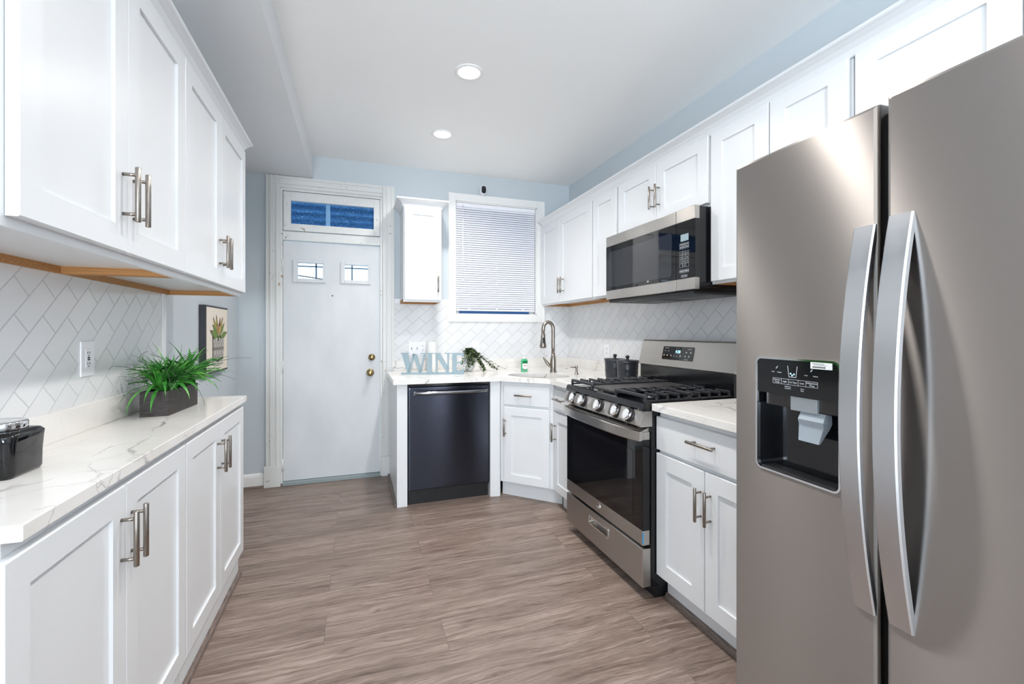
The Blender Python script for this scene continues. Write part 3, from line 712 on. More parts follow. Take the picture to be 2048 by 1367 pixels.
b = MB(FF); b.box(.3955, .4155, -.097, -.03, .07, 1.77); b.build('door_gasket', BLKM, t)
def fhandle(a0, a1, z0, z1, parent, bow=.050):
    b = MB(FF); n = 26; rings = []
    for k in range(n + 1):
        f_ = k / n; z = z0 + (z1 - z0) * f_; o_ = bow * (1 - (2 * f_ - 1) ** 2) + .004
        th = .013
        rings.append([(a0, o_ - th, z), (a0, o_ - .003, z), (a0 + .003, o_, z), (a1 - .003, o_, z), (a1, o_ - .003, z), (a1, o_ - th, z)])
    b.loft(rings); return b.build('handle', STEELH, parent)
fhandle(.3555, .4015, .665, 1.525, d1); fhandle(.427, .474, .669, 1.535, d2)
# dispenser
di = MB(FF); O, I = matched(rrect(*H, .018), rrect(H[0] + .005, H[1] - .005, H[2] + .005, H[3] - .005, .014), ((H[0] + H[1]) / 2, (H[2] + H[3]) / 2))
di.loft([[(p[0], -.01, p[1]) for p in O], [(p[0], .0025, p[1]) for p in O], [(p[0], .0025, p[1]) for p in I], [(p[0], -.01, p[1]) for p in I]], False)
dp = di.build('dispenser', CHROME, t)
b = MB(FF); h0, h1, hz0, hz1 = H[0] + .004, H[1] - .004, H[2] + .004, H[3] - .004
# open cavity shell
prof = rrect(h0, h1, hz0, hz1, .014)
b.loft([[(a, .001, z) for a, z in prof], [(a, -.052, z) for a, z in prof]], False)
b.poly([(a, -.052, z) for a, z in prof]); b.build('cavity', BLK, dp, recalc=False)
b = MB(FF); b.loft([[(a, d_, z) for a, z in [(h0, 1.119), (h1, 1.119)] + rrect(h0, h1, 1.119, hz1, .014)[:14]] for d_ in (-.045, .0015)]); cp = b.build('control_panel', BLK, dp)
b = MB(FF); D_ = .0017
outl(b, .138, .268, 1.148, 1.163, D_, .0007)
for a in (.164, .186, .214, .236): b.box(a, a + .0006, D_, D_ + .0005, 1.148, 1.163)
for s, a, z in (('Freezer', .151, 1.1565), ('Temp', .151, 1.1505), ('Light', .175, 1.1535), ('Ice Type', .200, 1.1535), ('Lock', .225, 1.1535), ('Refrigerator', .252, 1.1565), ('Temp', .252, 1.1505)): text(b, FF, s, a, z, D_, .0062, 'CENTER')
for s, a, z in (('Cool', .138, 1.178), ('Coldest', .158, 1.1775), ('Cool', .236, 1.176), ('Coldest', .262, 1.1755), ('Hold 3 sec', .184, 1.1415), ('Lock Filter', .184, 1.1365), ('Reset', .226, 1.1395), ('Filter', .226, 1.1345)): text(b, FF, s, a, z, D_, .0042, 'CENTER')
b.prism([(.183, 1.198), (.1845, 1.198), (.188, 1.1700), (.187, 1.169)], D_, D_ + .0005); b.prism([(.2125, 1.198), (.211, 1.198), (.2075, 1.1700), (.2085, 1.169)], D_, D_ + .0005); b.box(.187, .2085, D_, D_ + .0005, 1.1685, 1.170)
for a, z in ((.151, 1.192), (.252, 1.191)): b.prism([(a - .004, z - .003), (a - .002, z - .004), (a + .003, z + .003), (a + .001, z + .003)], D_, D_ + .0005)
b.build('button_print', INK, cp)
b = MB(FF)
for a, z in ((.1925, 1.178), (.2025, 1.177), (.197, 1.1735)): b.cyl((a, D_, z), (a, D_ + .0006, z), .0019, 10)
b.build('indicator_lamp', BLUELED, cp)
b = MB(FF); b.mat(LABW); b.box(.249, .305, D_, D_ + .0006, 1.196, 1.2125); b.mat(A4)
for k in range(22): b.box(.254 + k * .0016, .2546 + k * .0016 + (.0005 if k % 3 else 0), D_ + .0006, D_ + .0009, 1.1985, 1.2025)
b.box(.254, .285, D_ + .0006, D_ + .0009, 1.2085, 1.2095); b.box(.258, .292, D_ + .0006, D_ + .0009, 1.2055, 1.2062); b.build('paper_label', LABW, cp)
b = MB(FF); b.box(h0 + .012, h1 - .001, -.05, -.018, 1.083, 1.119, .003); b.build('chute_housing', mat('dark_brown_plastic', (46, 42, 42), .2), dp)
b = MB(FF); b.box(.181, .257, -.019, -.010, 1.080, 1.1185, .002); b.build('water_nozzle', mat('silver_plastic', (176, 182, 186), .25, .5), dp)
b = MB(FF); b.loft([[(.205, -.040, 1.078), (.272, -.040, 1.078), (.272, -.020, 1.082), (.205, -.020, 1.082)], [(.207, -.036, 1.058), (.276, -.036, 1.058), (.276, -.006, 1.062), (.207, -.006, 1.062)], [(.205, -.034, 1.045), (.272, -.034, 1.045), (.272, -.012, 1.047), (.205, -.012, 1.047)], [(.207, -.014, 1.006), (.262, -.014, 1.006), (.262, -.008, 1.006), (.207, -.008, 1.006)]]); b.mat(CLEARP); b.build('ice_paddle', CLEARP, dp)
b = MB(FF); b.box(h0 + .012, h1 - .012, -.05, -.004, hz0 + .001, hz0 + .006, .001); b.build('drip_tray', BLKM, dp)

# ------------------------------------------------------------------ RIGHT base beside fridge
CZ = .933; RZ = .941
RB = frame((1.392, 0, 0), (0, -1, 0))
t = thing('base_cabinet', 'white base cabinet with one drawer and two doors between range and refrigerator', 'cabinet', (1.7, 1.5, F0), 'white shaker base cabinets')
b = MB(RB); b.box(-1.808, -1.12, -.60, 0, .095, RZ - .034, .001); b.build('case', CAB, t)
b = MB(RB); b.box(-1.808, -1.12, -.58, -.045, F0, .095); b.build('toe_board', CAB, t)
dw = shaker(RB, -1.810, -1.165, .719, .878, .07, .021, t, 'drawer', flat=True); pull(RB, -1.492, .813, .152, False, .021, dw)
for p, q, h in ((1.810, 1.497, 1.512), (1.491, 1.165, 1.457)):
    dd = shaker(RB, -p, -q, .112, .702, .072, .021, t); pull(RB, -h, .560, .142, True, .021, dd)
b = MB(RB); b.loft([[(a, -.045, F0), (a, -.026, F0), (a, -.030, F0 + .013), (a, -.037, F0 + .024), (a, -.045, F0 + .024)] for a in (-1.808, -1.12)])
struct('baseboard_right', b, SHOE)
t = thing('countertop', 'short white quartz countertop between the range and the refrigerator', 'countertop', (1.7, 1.46, RZ - .034), 'veined white quartz countertops')
b = MB(); b.box(1.342, XR - .009, 1.085, 1.806, RZ - .034, RZ, .002); b.build('slab', QUARTZ, t)
b = MB(); b.box(XR - .029, XR - .009, 1.085, 1.806, RZ, RZ + .09, .001); tag(b.build('quartz_backsplash', QUARTZ), 'low quartz upstand between the range and the refrigerator', 'backsplash')

# ------------------------------------------------------------------ RANGE  frame at x=1.30, a=-y
GF = frame((1.300, 0, 0), (0, -1, 0)); ya, yb = -2.648, -1.813
t = thing('gas_range', 'freestanding stainless gas range with black cast iron grates', 'range', (1.65, 2.22, F0))
b = MB(GF); b.box(ya + .004, yb - .002, -.665, -.045, .045, .905, .003); b.build('body', BLK, t)
b = MB(GF); b.box(ya + .01, yb - .01, -.60, -.075, F0, .05); b.build('toe_base', BLKM, t)
# oven door
b = MB(GF); b.mat(BLKG); b.box(ya + .006, yb - .008, -.043, -.001, .322, .765, .002); b.mat(STEEL)
b.box(ya + .006, yb - .008, -.043, .0, .252, .325, .003); b.box(ya + .006, yb - .008, -.043, -.002, .762, .802, .003)
od = b.build('oven_door', BLKG, t)
b = MB(GF); b.loft([[(a, d_, z) for a, z in rrect(-2.56, -1.90, .37, .70, .02)] for d_ in (-.001, .0004)]); b.build('window', mat('oven_glass', (20, 20, 23), .03), od)
b = MB(GF); n = 30; rings = []
for k in range(n + 1):
    f_ = k / n; a = ya + .002 + (yb - ya - .006) * f_; o_ = .020 + .040 * (1 - (2 * f_ - 1) ** 4)
    rings.append([(a, o_ - .016, .762), (a, o_ - .002, .760), (a, o_, .766), (a, o_ - .002, .806), (a, o_ - .016, .808)])
b.loft(rings)
for s, e in ((ya + .002, ya + .035), (yb - .039, yb - .006)): b.box(s, e, -.01, .020, .766, .803, .003)
b.build('handle', STEEL, od)
b = MB(GF); b.loft([[(a, -.043, .802), (a, -.001, .802), (a, -.001, .806), (a, -.043, .822)] for a in (ya + .012, yb - .014)]); b.build('vent_strip', STEEL, od)
b = MB(GF)
for s, e in ((-2.60, -2.50), (-2.48, -2.34), (-2.32, -2.16), (-2.14, -1.99), (-1.97, -1.88)):
    for j in (.010, .025): b.loft([[(a, -j - dd_, .8062 + (j + dd_) * .381 + up) for dd_, up in ((0, -.0005), (.008, -.0005), (.008, .0006), (0, .0006))] for a in (s, e)])
b.build('vent_slot', BLKM, od)
b = MB(GF); b.mat(BLUET); b.box(yb - .0080, yb - .0055, -.006, .0006, .262, .318); b.build('protective_tape', BLUET, od)
b = MB(GF); n = 22
b.mat(CHROME); b.loft([[(-2.236 + r * math.cos(2 * PI * k / n), d_, .289 + r * math.sin(2 * PI * k / n)) for k in range(n)] for r, d_ in ((.019, .0), (.019, .003), (.0165, .003), (.0165, .0012))], False)
text(b, GF, 'GE', -2.236, .282, .0008, .019, 'CENTER', .001); b.build('badge', CHROME, od)
# drawer
b = MB(GF); O, I = matched(rrect(ya + .004, yb - .006, .05, .236, .004, 2), rrect(-2.337, -2.137, .160, .196, .006, 3), (-2.237, .178))
b.mat(STEEL)
b.loft([[(p[0], -.045, p[1]) for p in O], [(p[0], -.002, p[1]) for p in O], [(min(max(p[0], ya + .007), yb - .009), 0, min(max(p[1], .053), .233)) for p in O], [(p[0], 0, p[1]) for p in I], [(p[0], -.022, p[1]) for p in I]], False)
b.poly([(p[0], -.022, p[1]) for p in I]); dw = b.build('storage_drawer', STEEL, t)
b = MB(GF); O, I = matched(rrect(-2.347, -2.127, .150, .206, .010, 4), rrect(-2.337, -2.137, .160, .196, .006, 4), (-2.237, .178))
b.loft([[(p[0], 0, p[1]) for p in O], [(p[0], .003, p[1]) for p in O], [(p[0], .003, p[1]) for p in I], [(p[0], -.004, p[1]) for p in I]], False); b.box(-2.335, -2.139, -.018, -.002, .187, .195, .002); b.build('recessed_pull', CHROME, dw)
# control panel sloped
b = MB(GF); b.mat(STEEL); b.loft([[(a, -.050, .828), (a, .014, .828), (a, .018, .834), (a, -.008, .905), (a, -.050, .905)] for a in (ya, yb)]); cpn = b.build('control_panel', STEEL, t)
nrm = V((0, .071, .026)).normalized()
for yk in (2.520, 2.405, 2.216, 2.035, 1.920):
    b = MB(GF); c0 = V((-yk, .006, .868)); 
    b.mat(BLKM); b.cyl(c0 - nrm * .006, c0 + nrm * .006, .036, 28); b.mat(CHROME); b.tube([c0 + nrm * .006, c0 + nrm * .008, c0 + nrm * .030, c0 + nrm * .034], [.029, .031, .029, .026], 28)
    b.mat(STEEL); g0 = c0 + nrm * .033
    b.loft([[tuple(g0 + V((sx * .0075, 0, 0)) + V((0, -.026, .071)).normalized() * sz * .029 + nrm * dn) for sx, sz in ((-1, -1), (1, -1), (1, 1), (-1, 1))] for dn in (0, .022)])
    b.build('knob', CHROME, t)
# cooktop
b = MB(GF); b.mat(BLK); b.loft([[(a, -.66, .903), (a, .0, .903), (a, .004, .912), (a, -.006, .937), (a, -.018, .942), (a, -.03, .932), (a, -.60, .932), (a, -.66, .95)] for a in (ya, yb)]); b.build('cooktop', BLK, t)
for yc, xd, r in ((2.47, -.19, .048), (2.47, -.46, .038), (2.02, -.19, .052), (2.02, -.46, .042), (2.235, -.33, .035)):
    b = MB(GF); b.lathe([(r, .932), (r, .940), (r * .8, .944), (r * .8, .949), (r * .72, .952), (.004, .953)], (-yc, xd, 0), 24); b.mat(IRON); b.build('burner', IRON, t)
def grate(p, q):
    b = MB(GF); zt = .978; z0 = .961
    for a in (p, q - .014):
        if (a < -2.5) or (a > -1.95): b.box(a, a + .012, -.60, -.028, .942, .952, .003)
        else: b.box(a, a + .014, -.60, -.028, z0, zt, .003)
    b.box(p, q, -.042, -.026, z0, zt, .004); b.box(p, q, -.602, -.588, z0, zt, .004); b.box(p + .014, q - .014, -.322, -.308, z0, zt, .003)
    mid = (p + q) / 2
    for k in range(8):
        dd = -.095 - k * .065
        if abs(dd + .315) < .02: continue
        
        o1, o2 = (p + .002 if p < -2.5 else p + .014), (q - .002 if q > -1.95 else q - .014)
        b.box(o1, mid - .040, dd - .006, dd + .006, z0 + .002, zt, .003); b.box(mid + .040, o2, dd - .006, dd + .006, z0 + .002, zt, .003)
        if p < -2.5: b.box(o1, o1 + .010, dd - .006, dd + .006, .944, zt - .003, .002)
        else: b.box(o2 - .010, o2, dd - .006, dd + .006, .944, zt - .003, .002)
    for dc in (-.19, -.46):
        for s1 in (-1, 1):
            for s2 in (-1, 1):
                b.tube([(mid + s1 * .045, dc + s2 * .02, zt - .006), (mid + s1 * .018, dc + s2 * .008, zt - .006)], [.006, .005], 6)
                b.tube([(mid + s1 * .05, dc + s2 * .06, zt - .006), (mid + s1 * .02, dc + s2 * .02, zt - .006)], [.006, .005], 6)
    for a in (p + .004, q - .016):
        for dd in (-.03, -.30, -.60): b.box(a, a + .012, dd - .006, dd + .006, .930, z0 + .004)
    b.build('grate', IRON, t)
grate(ya + .018, ya + .300); grate(yb - .300, yb - .018)
b = MB(GF); b.box(ya + .303, yb - .303, -.600, -.030, .948, .968, .006); b.build('griddle', GRID, t)
# backguard
GX = [(-.575, .945), (-.568, 1.060), (-.566, 1.064), (-.598, 1.222), (-.606, 1.230), (-.66, 1.230), (-.66, .945)]
b = MB(GF); b.loft([[(a, d_, z) for d_, z in ((-.568, .935), (-.568, 1.066), (-.66, 1.066), (-.66, .935))] for a in (ya + .01, yb - .01)]); bk = b.build('backguard', BLK, t)
b = MB(GF); b.mat(STEEL); b.loft([[(a, d_, z) for d_, z in ((-.566, 1.064), (-.560, 1.068), (-.594, 1.224), (-.604, 1.232), (-.655, 1.232), (-.655, 1.064))] for a in (ya, yb)]); b.build('steel_panel', STEEL, bk)
sl = V((0, -.034, .156)).normalized(); bn = V((0, .156, .034)).normalized(); bo = V((-2.40, -.560, 1.068))
def BGF(a, d_, z): return GF(*(V((a, 0, 0)) + V((0, bo.y, bo.z)) + sl * z + bn * d_))
b = MB(BGF); b.loft([[(a, d_, z) for a, z in rrect(-2.412, -2.128, .043, .128, .008)] for d_ in (-.002, .0012)]); ds = b.build('display_panel', BLKG, bk)
b = MB(BGF); text(b, BGF, '4:28', -2.268, .088, .0014, .026, 'CENTER', .0004); b.build('clock_digits', BLUELED, ds)
b = MB(BGF)
for a in (-2.395, -2.363): b.box(a, a + .013, .0012, .0016, .0985, .1005)
for a in (-2.20, -2.163): b.box(a, a + .016, .0012, .0016, .0915, .0935); b.box(a + .005, a + .011, .0012, .0016, .0935, .099)
for k, a in enumerate((-2.400, -2.368, -2.334, -2.303, -2.278, -2.248, -2.205, -2.172)): s = .006 if k in (3, 4) else .012; b.box(a, a + s, .0012, .0016, .066, .068); b.box(a + s * .15, a + s * .85, .0012, .0016, .070, .075 if k not in (3, 4) else .071)
b.box(-2.395, -2.355, .0012, .0016, .116, .118); b.box(-2.185, -2.15, .0012, .0016, .113, .115); b.box(-2.205, -2.17, .0012, .0016, .0495, .0515)
b.build('icon_print', INK, ds)

# ------------------------------------------------------------------ corner: diagonal sink cabinet + narrow cabinet
A_ = V((1.075, 3.355, 0)); B_ = V((1.388, 3.039, 0)); td = (B_ - A_).normalized(); LD = (B_ - A_).length
DF = frame(A_, td)
t = thing('corner_sink_cabinet', 'diagonal white corner sink cabinet with a drawer front over one door', 'cabinet', (1.6, 3.6, F0), 'white shaker base cabinets')
zt_ = CZ - .036
b = MB(); b.slab([(A_.x, A_.y), (B_.x, B_.y), (B_.x + .02, B_.y), (XR - .02, B_.y), (XR - .02, YB - .02), (A_.x, YB - .02)], .105, .16)
b.slab([(A_.x, A_.y), (B_.x, B_.y), (B_.x + .012, B_.y + .014), (A_.x + .012, A_.y + .014)], .16, zt_)
b.slab([(A_.x, A_.y + .014), (A_.x + .018, A_.y + .014), (A_.x + .018, YB - .02), (A_.x, YB - .02)], .16, zt_); b.slab([(B_.x + .012, B_.y), (XR - .02, B_.y), (XR - .02, B_.y + .018), (B_.x + .012, B_.y + .018)], .16, zt_)
b.build('case', CAB, t)
n_ = td.cross(V((0, 0, 1))); k1 = A_ - n_ * .045 + td * (-.01); k2 = B_ - n_ * .0 + td * .055
b = MB(DF); b.box(-.012, LD + .05, -.065, -.05, F0, .105); b.build('toe_board', CAB, t)
dd = shaker(DF, .032, LD - .028, .717, .866, .05, .020, t, 'drawer_front', flat=True); pull(DF, .212, .797, .145, False, .020, dd)
dd = shaker(DF, .032, LD - .030, .112, .699, .064, .020, t); pull(DF, .052, .542, .137, True, .020, dd)
NF = frame((1.398, 0, 0), (0, -1, 0))
t = thing('base_cabinet', 'narrow white base cabinet squeezed between corner sink cabinet and range', 'cabinet', (1.7, 2.84, F0), 'white shaker base cabinets')
b = MB(NF); b.box(-3.034, -2.656, -.62, 0, .10, zt_, .001); b.build('case', CAB, t)
b = MB(NF); b.box(-3.0, -2.656, -.60, -.05, F0, .10); b.build('toe_board', CAB, t)
dd = shaker(NF, -3.018, -2.668, .705, .862, .05, .02, t, 'drawer', flat=True); pull(NF, -2.90, .795, .15, False, .02, dd)
dd = shaker(NF, -3.018, -2.668, .112, .690, .062, .02, t); pull(NF, -2.985, .545, .137, True, .02, dd)
# panels round the dishwasher
t = MB(); t.box(.274, .350, 3.372, YB - .036, F0, zt_, .002); t.mat(CAB)
tag(t.build('end_panel', CAB), 'white end panel left of the dark dishwasher, beside the entry door', 'panel')
t = MB(); t.slab([(.988, 3.362), (1.063, 3.350), (1.073, 3.366), (1.073, YB - .03), (.988, YB - .03)], F0, zt_)
tag(t.build('filler_panel', CAB), 'white filler panel between the dishwasher and the corner sink cabinet', 'panel')
b = MB(); b.mat(SHOE); b.box(.258, .272, 3.40, YB - .036, F0, F0 + .02, .003); struct('baseboard_panel', b, SHOE)

# dishwasher
WF_ = frame((0, 3.364, 0), (1, 0, 0))
t = thing('dishwasher', 'dark stainless dishwasher with a bowed bar handle', 'dishwasher', (.67, 3.7, F0))
b = MB(WF_); b.box(.356, .982, -.62, -.03, .08, zt_ - .004); b.build('tub', BLKM, t)
b = MB(WF_); b.box(.36, .98, -.08, -.045, F0, .085); b.build('kick_plate', BLKM, t)
b = MB(WF_); b.loft([[(a, d_, z) for a, z in rrect(.357 + e, .982 - e, .102 + e, .872 - e, .006, 3)] for e, d_ in ((0, -.03), (0, -.006), (.004, -.001), (.010, 0))]); dd = b.build('door', DSTEEL, t)
b = MB(WF_); b.box(.357, .982, -.03, -.008, .874, zt_ - .003, .002); b.build('control_strip', BLK, t)
b = MB(WF_); n = 24; rings = []
for k in range(n + 1):
    f_ = k / n; a = .392 + .575 * f_; o_ = .016 + .030 * (1 - (2 * f_ - 1) ** 4)
    rings.append([(a, o_ - .012, .812), (a, o_, .818), (a, o_ + .002, .828), (a, o_, .838), (a, o_ - .012, .844)])
b.loft(rings, True, True); b.box(.392, .412, 0, .02, .814, .842, .002); b.box(.947, .967, 0, .02, .814, .842, .002); b.build('handle', mat('satin_dark_chrome', (150, 152, 158), .18, 1), dd)

# L countertop with sink hole
t = thing('countertop', 'white quartz countertop turning the corner, with the sink set in it', 'countertop', (1.3, 3.6, CZ - .034), 'veined white quartz countertops')
outer = [(.246, YB - .036), (.246, 3.335), (1.052, 3.318), (1.346, 3.016), (1.346, 2.655), (XR - .009, 2.655), (XR - .009, YB - .009), (.318, YB - .009), (.318, YB - .036)]
outer = [(.246, YB - .036), (.246, 3.335), (1.052, 3.318), (1.346, 3.016), (1.346, 2.655), (XR - .009, 2.655), (XR - .009, YB - .036)]
SCN = V((1.378, 3.318)); sa, sb = .262, .168; tt = td; nn = -n_
hole = [(SCN.x + tt.x * sa * math.cos(q) + nn.x * sb * math.sin(q), SCN.y + tt.y * sa * math.cos(q) + nn.y * sb * math.sin(q)) for q in [2 * PI * k / 48 for k in range(48)]]
O, I = matched(outer, hole, (SCN.x, SCN.y), 48)
b = MB(); b.loft([[(*p, CZ - .034) for p in I], [(*p, CZ - .034) for p in O], [(*p, CZ) for p in O], [(*p, CZ) for p in I], [(*p, CZ - .034) for p in I]], False)
bmesh.ops.remove_doubles(b.bm, verts=b.bm.verts, dist=1e-6); b.build('slab', QUARTZ, t)
b = MB(); b.box(.318, XR - .009, YB - .036, YB - .009, CZ - .034, CZ); b.mat(QUARTZ); b.build('rear_ledge', QUARTZ, t)
b = MB(); b.box(.302, XR - .030, YB - .030, YB - .009, CZ, CZ + .088, .001); tag(b.build('quartz_backsplash', QUARTZ), 'low veined quartz upstand on the rear wall behind the letter sign', 'backsplash')
b = MB(); b.box(XR - .030, XR - .009, 2.66, YB - .030, CZ, CZ + .088, .001); tag(b.build('quartz_backsplash', QUARTZ), 'low quartz upstand on the right wall behind the canisters', 'backsplash')
b = MB(); hp = lambda s, z: [(SCN.x + (x - SCN.x) * s, SCN.y + (y - SCN.y) * s, z) for x, y in hole]
b.loft([hp(1.06, CZ - .036), hp(1.0, CZ - .036), hp(.96, CZ - .10), hp(.9, CZ - .19), hp(.7, CZ - .205), hp(.1, CZ - .21)], False, True); b.poly(hp(.1, CZ - .21))
o = b.build('sink_basin', mat('satin_sink_steel', (118, 110, 102), .36, 1), recalc=False); tag(o, 'oval stainless undermount sink basin in the corner countertop', 'sink')

# faucet
fx, fy = 1.612, 3.545; t = thing('kitchen_faucet', 'brushed nickel gooseneck kitchen faucet with pull down spray head', 'faucet', (fx, fy, CZ))
b = MB(); b.lathe([(.030, 0), (.031, .003), (.030, .010), (.027, .014), (.026, .07), (.026, .105), (.023, .125), (.018, .145), (.0165, .16)], (fx, fy, CZ), 26); b.build('body', NICK, t)
R_ = .045; hd = V((-.80, .10, 0)).normalized(); pts = [(fx, fy, CZ + .15), (fx, fy, CZ + .22), (fx, fy, CZ + .355)]
zc = CZ + .375
for k in range(0, 13):
    a = PI * k / 12 * 1.02; p = V((fx, fy, zc)) + hd * (R_ - R_ * math.cos(a)) + V((0, 0, R_ * 1.35 * math.sin(a))); pts.append(tuple(p))
tip = V(pts[-1]); pts.append((tip.x - .002, tip.y, tip.z - .04))
b = MB(); b.tube(pts, .0160, 16); b.build('gooseneck', NICK, t)
tip = V(pts[-1]); b = MB(); b.lathe([(.016, 0), (.018, -.006), (.019, -.02), (.022, -.06), (.029, -.100), (.030, -.118), (.026, -.124), (.006, -.125)], (tip.x, tip.y, tip.z + .004), 24); sh = b.build('spray_head', NICK, t)
b = MB(); b.box(tip.x - .010, tip.x + .006, tip.y - .0265, tip.y - .016, tip.z - .080, tip.z - .03, .003); b.build('spray_button', BLKM, sh)
b = MB(); b.tube([(fx - .010, fy - .004, CZ + .050), (fx - .034, fy + .004, CZ + .058), (fx - .058, fy + .012, CZ + .088), (fx - .086, fy + .022, CZ + .130)], [.018, .026, .023, .008], 12, flat=.6); b.build('lever', NICK, t)
# soap dispenser pump
sx_, sy_ = 1.722, 3.318; t = thing('soap_pump', 'small brushed nickel built-in soap pump right of the faucet', 'soap dispenser', (sx_, sy_, CZ))
b = MB(); b.lathe([(.019, 0), (.020, .003), (.012, .008), (.010, .014), (.010, .045), (.0115, .048), (.0115, .066), (.009, .070), (.002, .071)], (sx_, sy_, CZ), 20); b.build('body', NICK, t)
b = MB(); b.tube([(sx_ - .006, sy_, CZ + .056), (sx_ - .05, sy_ + .015, CZ + .058), (sx_ - .075, sy_ + .024, CZ + .054), (sx_ - .084, sy_ + .028, CZ + .044)], .0042, 10); b.build('spout', NICK, t)
# green soap bottle
bx, by = 1.397, 3.688; t = thing('soap_bottle', 'green hand soap bottle with white pump behind the sink', 'bottle', (bx, by, CZ))
q = [(bx + x, by + y) for x, y in rrect(-.030, .030, -.017, .017, .013, 4)]
sc3 = lambda s, z: [(bx + (x - bx) * s, by + (y - by) * s, CZ + z) for x, y in q]
b = MB(); b.loft([sc3(.93, 0), sc3(1, .006), sc3(1, .096), sc3(.9, .107), sc3(.45, .114)], True, True); b.build('body', GREEN, t)
b = MB(); b.mat(LABW); b.box(bx - .023, bx + .023, by - .0185, by - .0168, CZ + .014, CZ + .094); b.mat(LABG); b.box(bx - .0232, bx + .0232, by - .0190, by - .0184, CZ + .072, CZ + .095)
b.loft([[(bx - .023, d_, CZ + .030), (bx, d_, CZ + .020), (bx + .023, d_, CZ + .026), (bx + .023, d_, CZ + .018), (bx, d_, CZ + .014), (bx - .023, d_, CZ + .018)] for d_ in (by - .0190, by - .0184)]); b.mat(LABP); b.box(bx - .014, bx + .014, by - .0190, by - .0184, CZ + .050, CZ + .057); b.build('label', LABW, t)
b = MB(); b.lathe([(.014, .112), (.014, .124), (.006, .126), (.005, .146), (.009, .147), (.009, .156), (.003, .157)], (bx, by, CZ), 18); b.tube([(bx, by, CZ + .152), (bx + .012, by - .022, CZ + .152), (bx + .015, by - .030, CZ + .146)], .0038, 8); b.build('pump', PLAS, t)
# canisters
def canister(x, y, label, r=.079, h=.138):
    t = thing('lidded_canister', label, 'canister', (x, y, CZ), 'dark stoneware canisters')
    b = MB(); b.lathe([(r * .80, 0), (r * .90, .004), (r * .93, .02), (r * .92, .034), (r * .95, .038), (r * .93, .044), (r * .97, .06), (r * .94, .075), (r * .98, .084), (r * .95, .09), (r, .108), (r * .97, .113), (r * 1.0, .128), (r * 1.04, h)], (x, y, CZ), 36); b.build('body', CERC, t)
    b = MB(); b.lathe([(r * 1.04, h), (r * 1.06, h + .003), (r * 1.05, h + .007), (r * .7, h + .011), (.012, h + .014), (.008, h + .017), (.009, h + .020), (.015, h + .028), (.0155, h + .034), (.011, h + .042), (.002, h + .044)], (x, y, CZ), 36); b.build('lid', CERC, t)
canister(1.880, 2.985, 'dark stoneware canister with knob lid, farther from the range'); canister(1.865, 2.793, 'dark stoneware canister with knob lid, nearer the range')
# WINE sign
S0 = V((.348, 3.792, 0)); S1 = V((.840, 3.640, 0)); SF = frame(S0, S1 - S0); k = (S1 - S0).length / 1110.0
t = thing('wine_sign', 'blue grey standing letter sign spelling WINE on the corner counter', 'sign', (.59, 3.715, CZ))
def P_(pts): return [((x - 280) * k, CZ + (790 - y) * k * 1.06) for x, y in pts]
def letter(polys):
    b = MB(SF)
    for p in polys: b.prism(P_(p), -.008, .008)
    b.build('letter', SIGN, t)
letter([[(262, 432), (408, 432), (408, 448), (262, 448)], [(285, 448), (385, 448), (440, 640), (425, 700), (412, 764), (375, 764)], [(412, 764), (400, 740), (478, 448), (512, 448), (432, 764)], [(470, 448), (545, 448), (625, 700), (612, 764), (582, 764)], [(612, 764), (600, 730), (668, 448), (700, 448), (628, 764)], [(612, 432), (722, 432), (722, 448), (612, 448)]])
letter([[(722, 432), (842, 432), (842, 448), (722, 448)], [(735, 448), (818, 448), (818, 750), (735, 750)], [(722, 750), (842, 750), (842, 764), (722, 764)]])
letter([[(860, 432), (975, 432), (975, 448), (860, 448)], [(886, 448), (912, 448), (912, 750), (886, 750)], [(905, 448), (968, 448), (1120, 690), (1120, 764), (1080, 764), (905, 500)], [(1050, 432), (1150, 432), (1150, 448), (1050, 448)], [(1092, 448), (1120, 448), (1120, 700), (1092, 690)], [(866, 750), (935, 750), (935, 764), (866, 764)]])
letter([[(1165, 432), (1385, 432), (1385, 448), (1165, 448)], [(1180, 448), (1262, 448), (1262, 750), (1180, 750)], [(1262, 448), (1385, 448), (1385, 500), (1372, 500), (1350, 470), (1262, 466)], [(1262, 584), (1320, 584), (1330, 560), (1340, 560), (1340, 640), (1330, 640), (1320, 608), (1262, 608)], [(1165, 750), (1390, 750), (1390, 764), (1165, 764)], [(1262, 730), (1350, 730), (1385, 690), (1392, 690), (1392, 750), (1262, 750)]])
b = MB(SF); b.box(-.002, 1112 * k, -.018, .018, CZ, CZ + 27 * k * 1.06, .002); b.build('base', SIGN, t)
# paper roll
b = MB(); b.lathe([(.044, 0), (.045, .002), (.045, .262), (.043, .264), (.012, .264), (.012, .22)], (.640, 4.075, CZ), 32); tag(b.build('paper_towel_roll', PAPER), 'white paper towel roll standing behind the letter sign', 'paper towel')
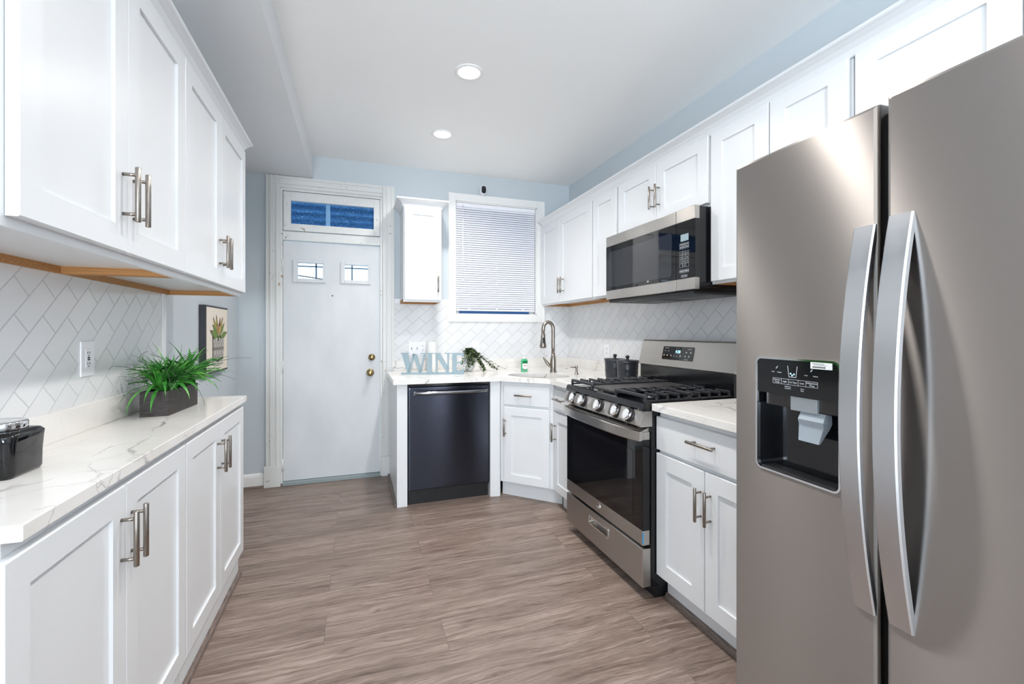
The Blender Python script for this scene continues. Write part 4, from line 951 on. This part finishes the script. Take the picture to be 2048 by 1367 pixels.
# vase with vine
vx_, vy_ = .925, 3.905; t = thing('vine_vase', 'white round vase holding a trailing variegated vine beside the letter sign', 'plant', (vx_, vy_, CZ))
b = MB(); b.lathe([(.035, 0), (.05, .004), (.072, .03), (.082, .062), (.078, .095), (.058, .122), (.034, .138), (.028, .15), (.032, .165), (.040, .178), (.036, .178), (.026, .165), (.022, .15)], (vx_, vy_, CZ), 36); b.build('vase', CERW, t)
b = MB(); rg = random.Random(11); stems = MB()
def vleaf(p, s, az, tilt):
    d_ = V((math.cos(az), math.sin(az), tilt)).normalized(); si = d_.cross(V((0, 0, 1))).normalized(); up = si.cross(d_); p = V(p)
    ps = [p, p + d_ * s * .35 + si * s * .30 + up * s * .06, p + d_ * s * .75 + si * s * .22, p + d_ * s, p + d_ * s * .75 - si * s * .22, p + d_ * s * .35 - si * s * .30 + up * s * .06, p + d_ * s * .5 - up * s * .05]
    for q in ps:
        q.y = min(q.y, YB - .034); q.z = max(q.z, CZ + .003)
    vs = [b._v(q) for q in ps]
    for i in range(6):
        if i == 5: b.face([vs[5], vs[0], vs[6]], True)
        else: b.face([vs[i], vs[i + 1], vs[6]], True)
for k in range(28):
    s0 = V((vx_ + rg.uniform(-.02, .02), vy_ + rg.uniform(-.02, .01), CZ + .17)); top = V((vx_ + rg.uniform(-.03, .06), vy_ + rg.uniform(-.07, 0), CZ + rg.uniform(.225, .275)))
    if k < 13: e = V((vx_ + rg.uniform(-.06, .10), vy_ - rg.uniform(.06, .14), CZ + rg.uniform(.01, .10))); mid = V((top.x + (e.x - vx_) * .7, vy_ - .09, CZ + .15))
    else: e = V((vx_ + rg.uniform(.10, .30), vy_ - rg.uniform(.06, .10), CZ + rg.uniform(.006, .03))); mid = V((vx_ + .09 + rg.uniform(-.02, .03), vy_ - .08, CZ + .13))
    if k == 27: e = V((vx_ + .33, vy_ - .06, CZ + .02))
    pts = []; cps = [s0, top, mid, e]
    for q in range(15):
        u = q / 14; p = cps[0] * (1 - u) ** 3 + cps[1] * 3 * u * (1 - u) ** 2 + cps[2] * 3 * u * u * (1 - u) + cps[3] * u ** 3; pts.append(p)
    stems.tube([tuple(p) for p in pts], .0011, 5)
    for q in range(2, 15):
        for j in range(2): vleaf(pts[q] + V((rg.uniform(-.004, .004), rg.uniform(-.006, .002), rg.uniform(-.003, .003))), rg.uniform(.020, .036), rg.uniform(0, 2 * PI), rg.uniform(-1.1, .6))
b.build('vine_leaves', VINE, t, recalc=False); stems.build('vine_stems', WIRE, t)

# plates on rear and right walls
TBF = frame((0, YB - .009, 0), (1, 0, 0))
plate('switch_plate', TBF, .522, 1.133, .158, .122, 'white three gang plate with two toggles and an outlet behind the letter sign', 'switch', 'tto')
plate('wall_outlet', TBF, 1.078, 1.138, .074, .118, 'white outlet plate on the rear tile behind the trailing vine', 'outlet', 'o', slotm=PLAS)
TRF = frame((XR - .009, 0, 0), (0, -1, 0))
plate('wall_outlet', TRF, -3.42, 1.118, .085, .118, 'white outlet on the right wall tile above the canisters', 'outlet', 'o')

# ------------------------------------------------------------------ ceiling lamps
labs = ['recessed round ceiling light, the farther one near the back wall', 'recessed round ceiling light, the nearer one in view']
for i, (x, y) in enumerate(LAMPS):
    t = thing('recessed_light', labs[i] if i < 2 else 'recessed round ceiling light behind the camera view', 'ceiling light', (x, y, ZC), 'recessed ceiling lights')
    b = MB(); n = 40; b.loft([[(x + r * math.cos(2 * PI * k / n), y + r * math.sin(2 * PI * k / n), ZC - h) for k in range(n)] for r, h in ((.083, .0), (.083, .003), (.076, .006), (.063, .006), (.061, .002))], False, True); b.build('trim_ring', TRIM, t)
    b = MB(); b.cyl((x, y, ZC - .0035), (x, y, ZC - .0005), .0615, 36); b.build('lens', LENS, t)
    area('lamp_light', (x, y, ZC - .008), (0, 0, 0), .118, 0, 6 if i == 3 else 10.5, (1, .96, .92), 'DISK', 2.5)
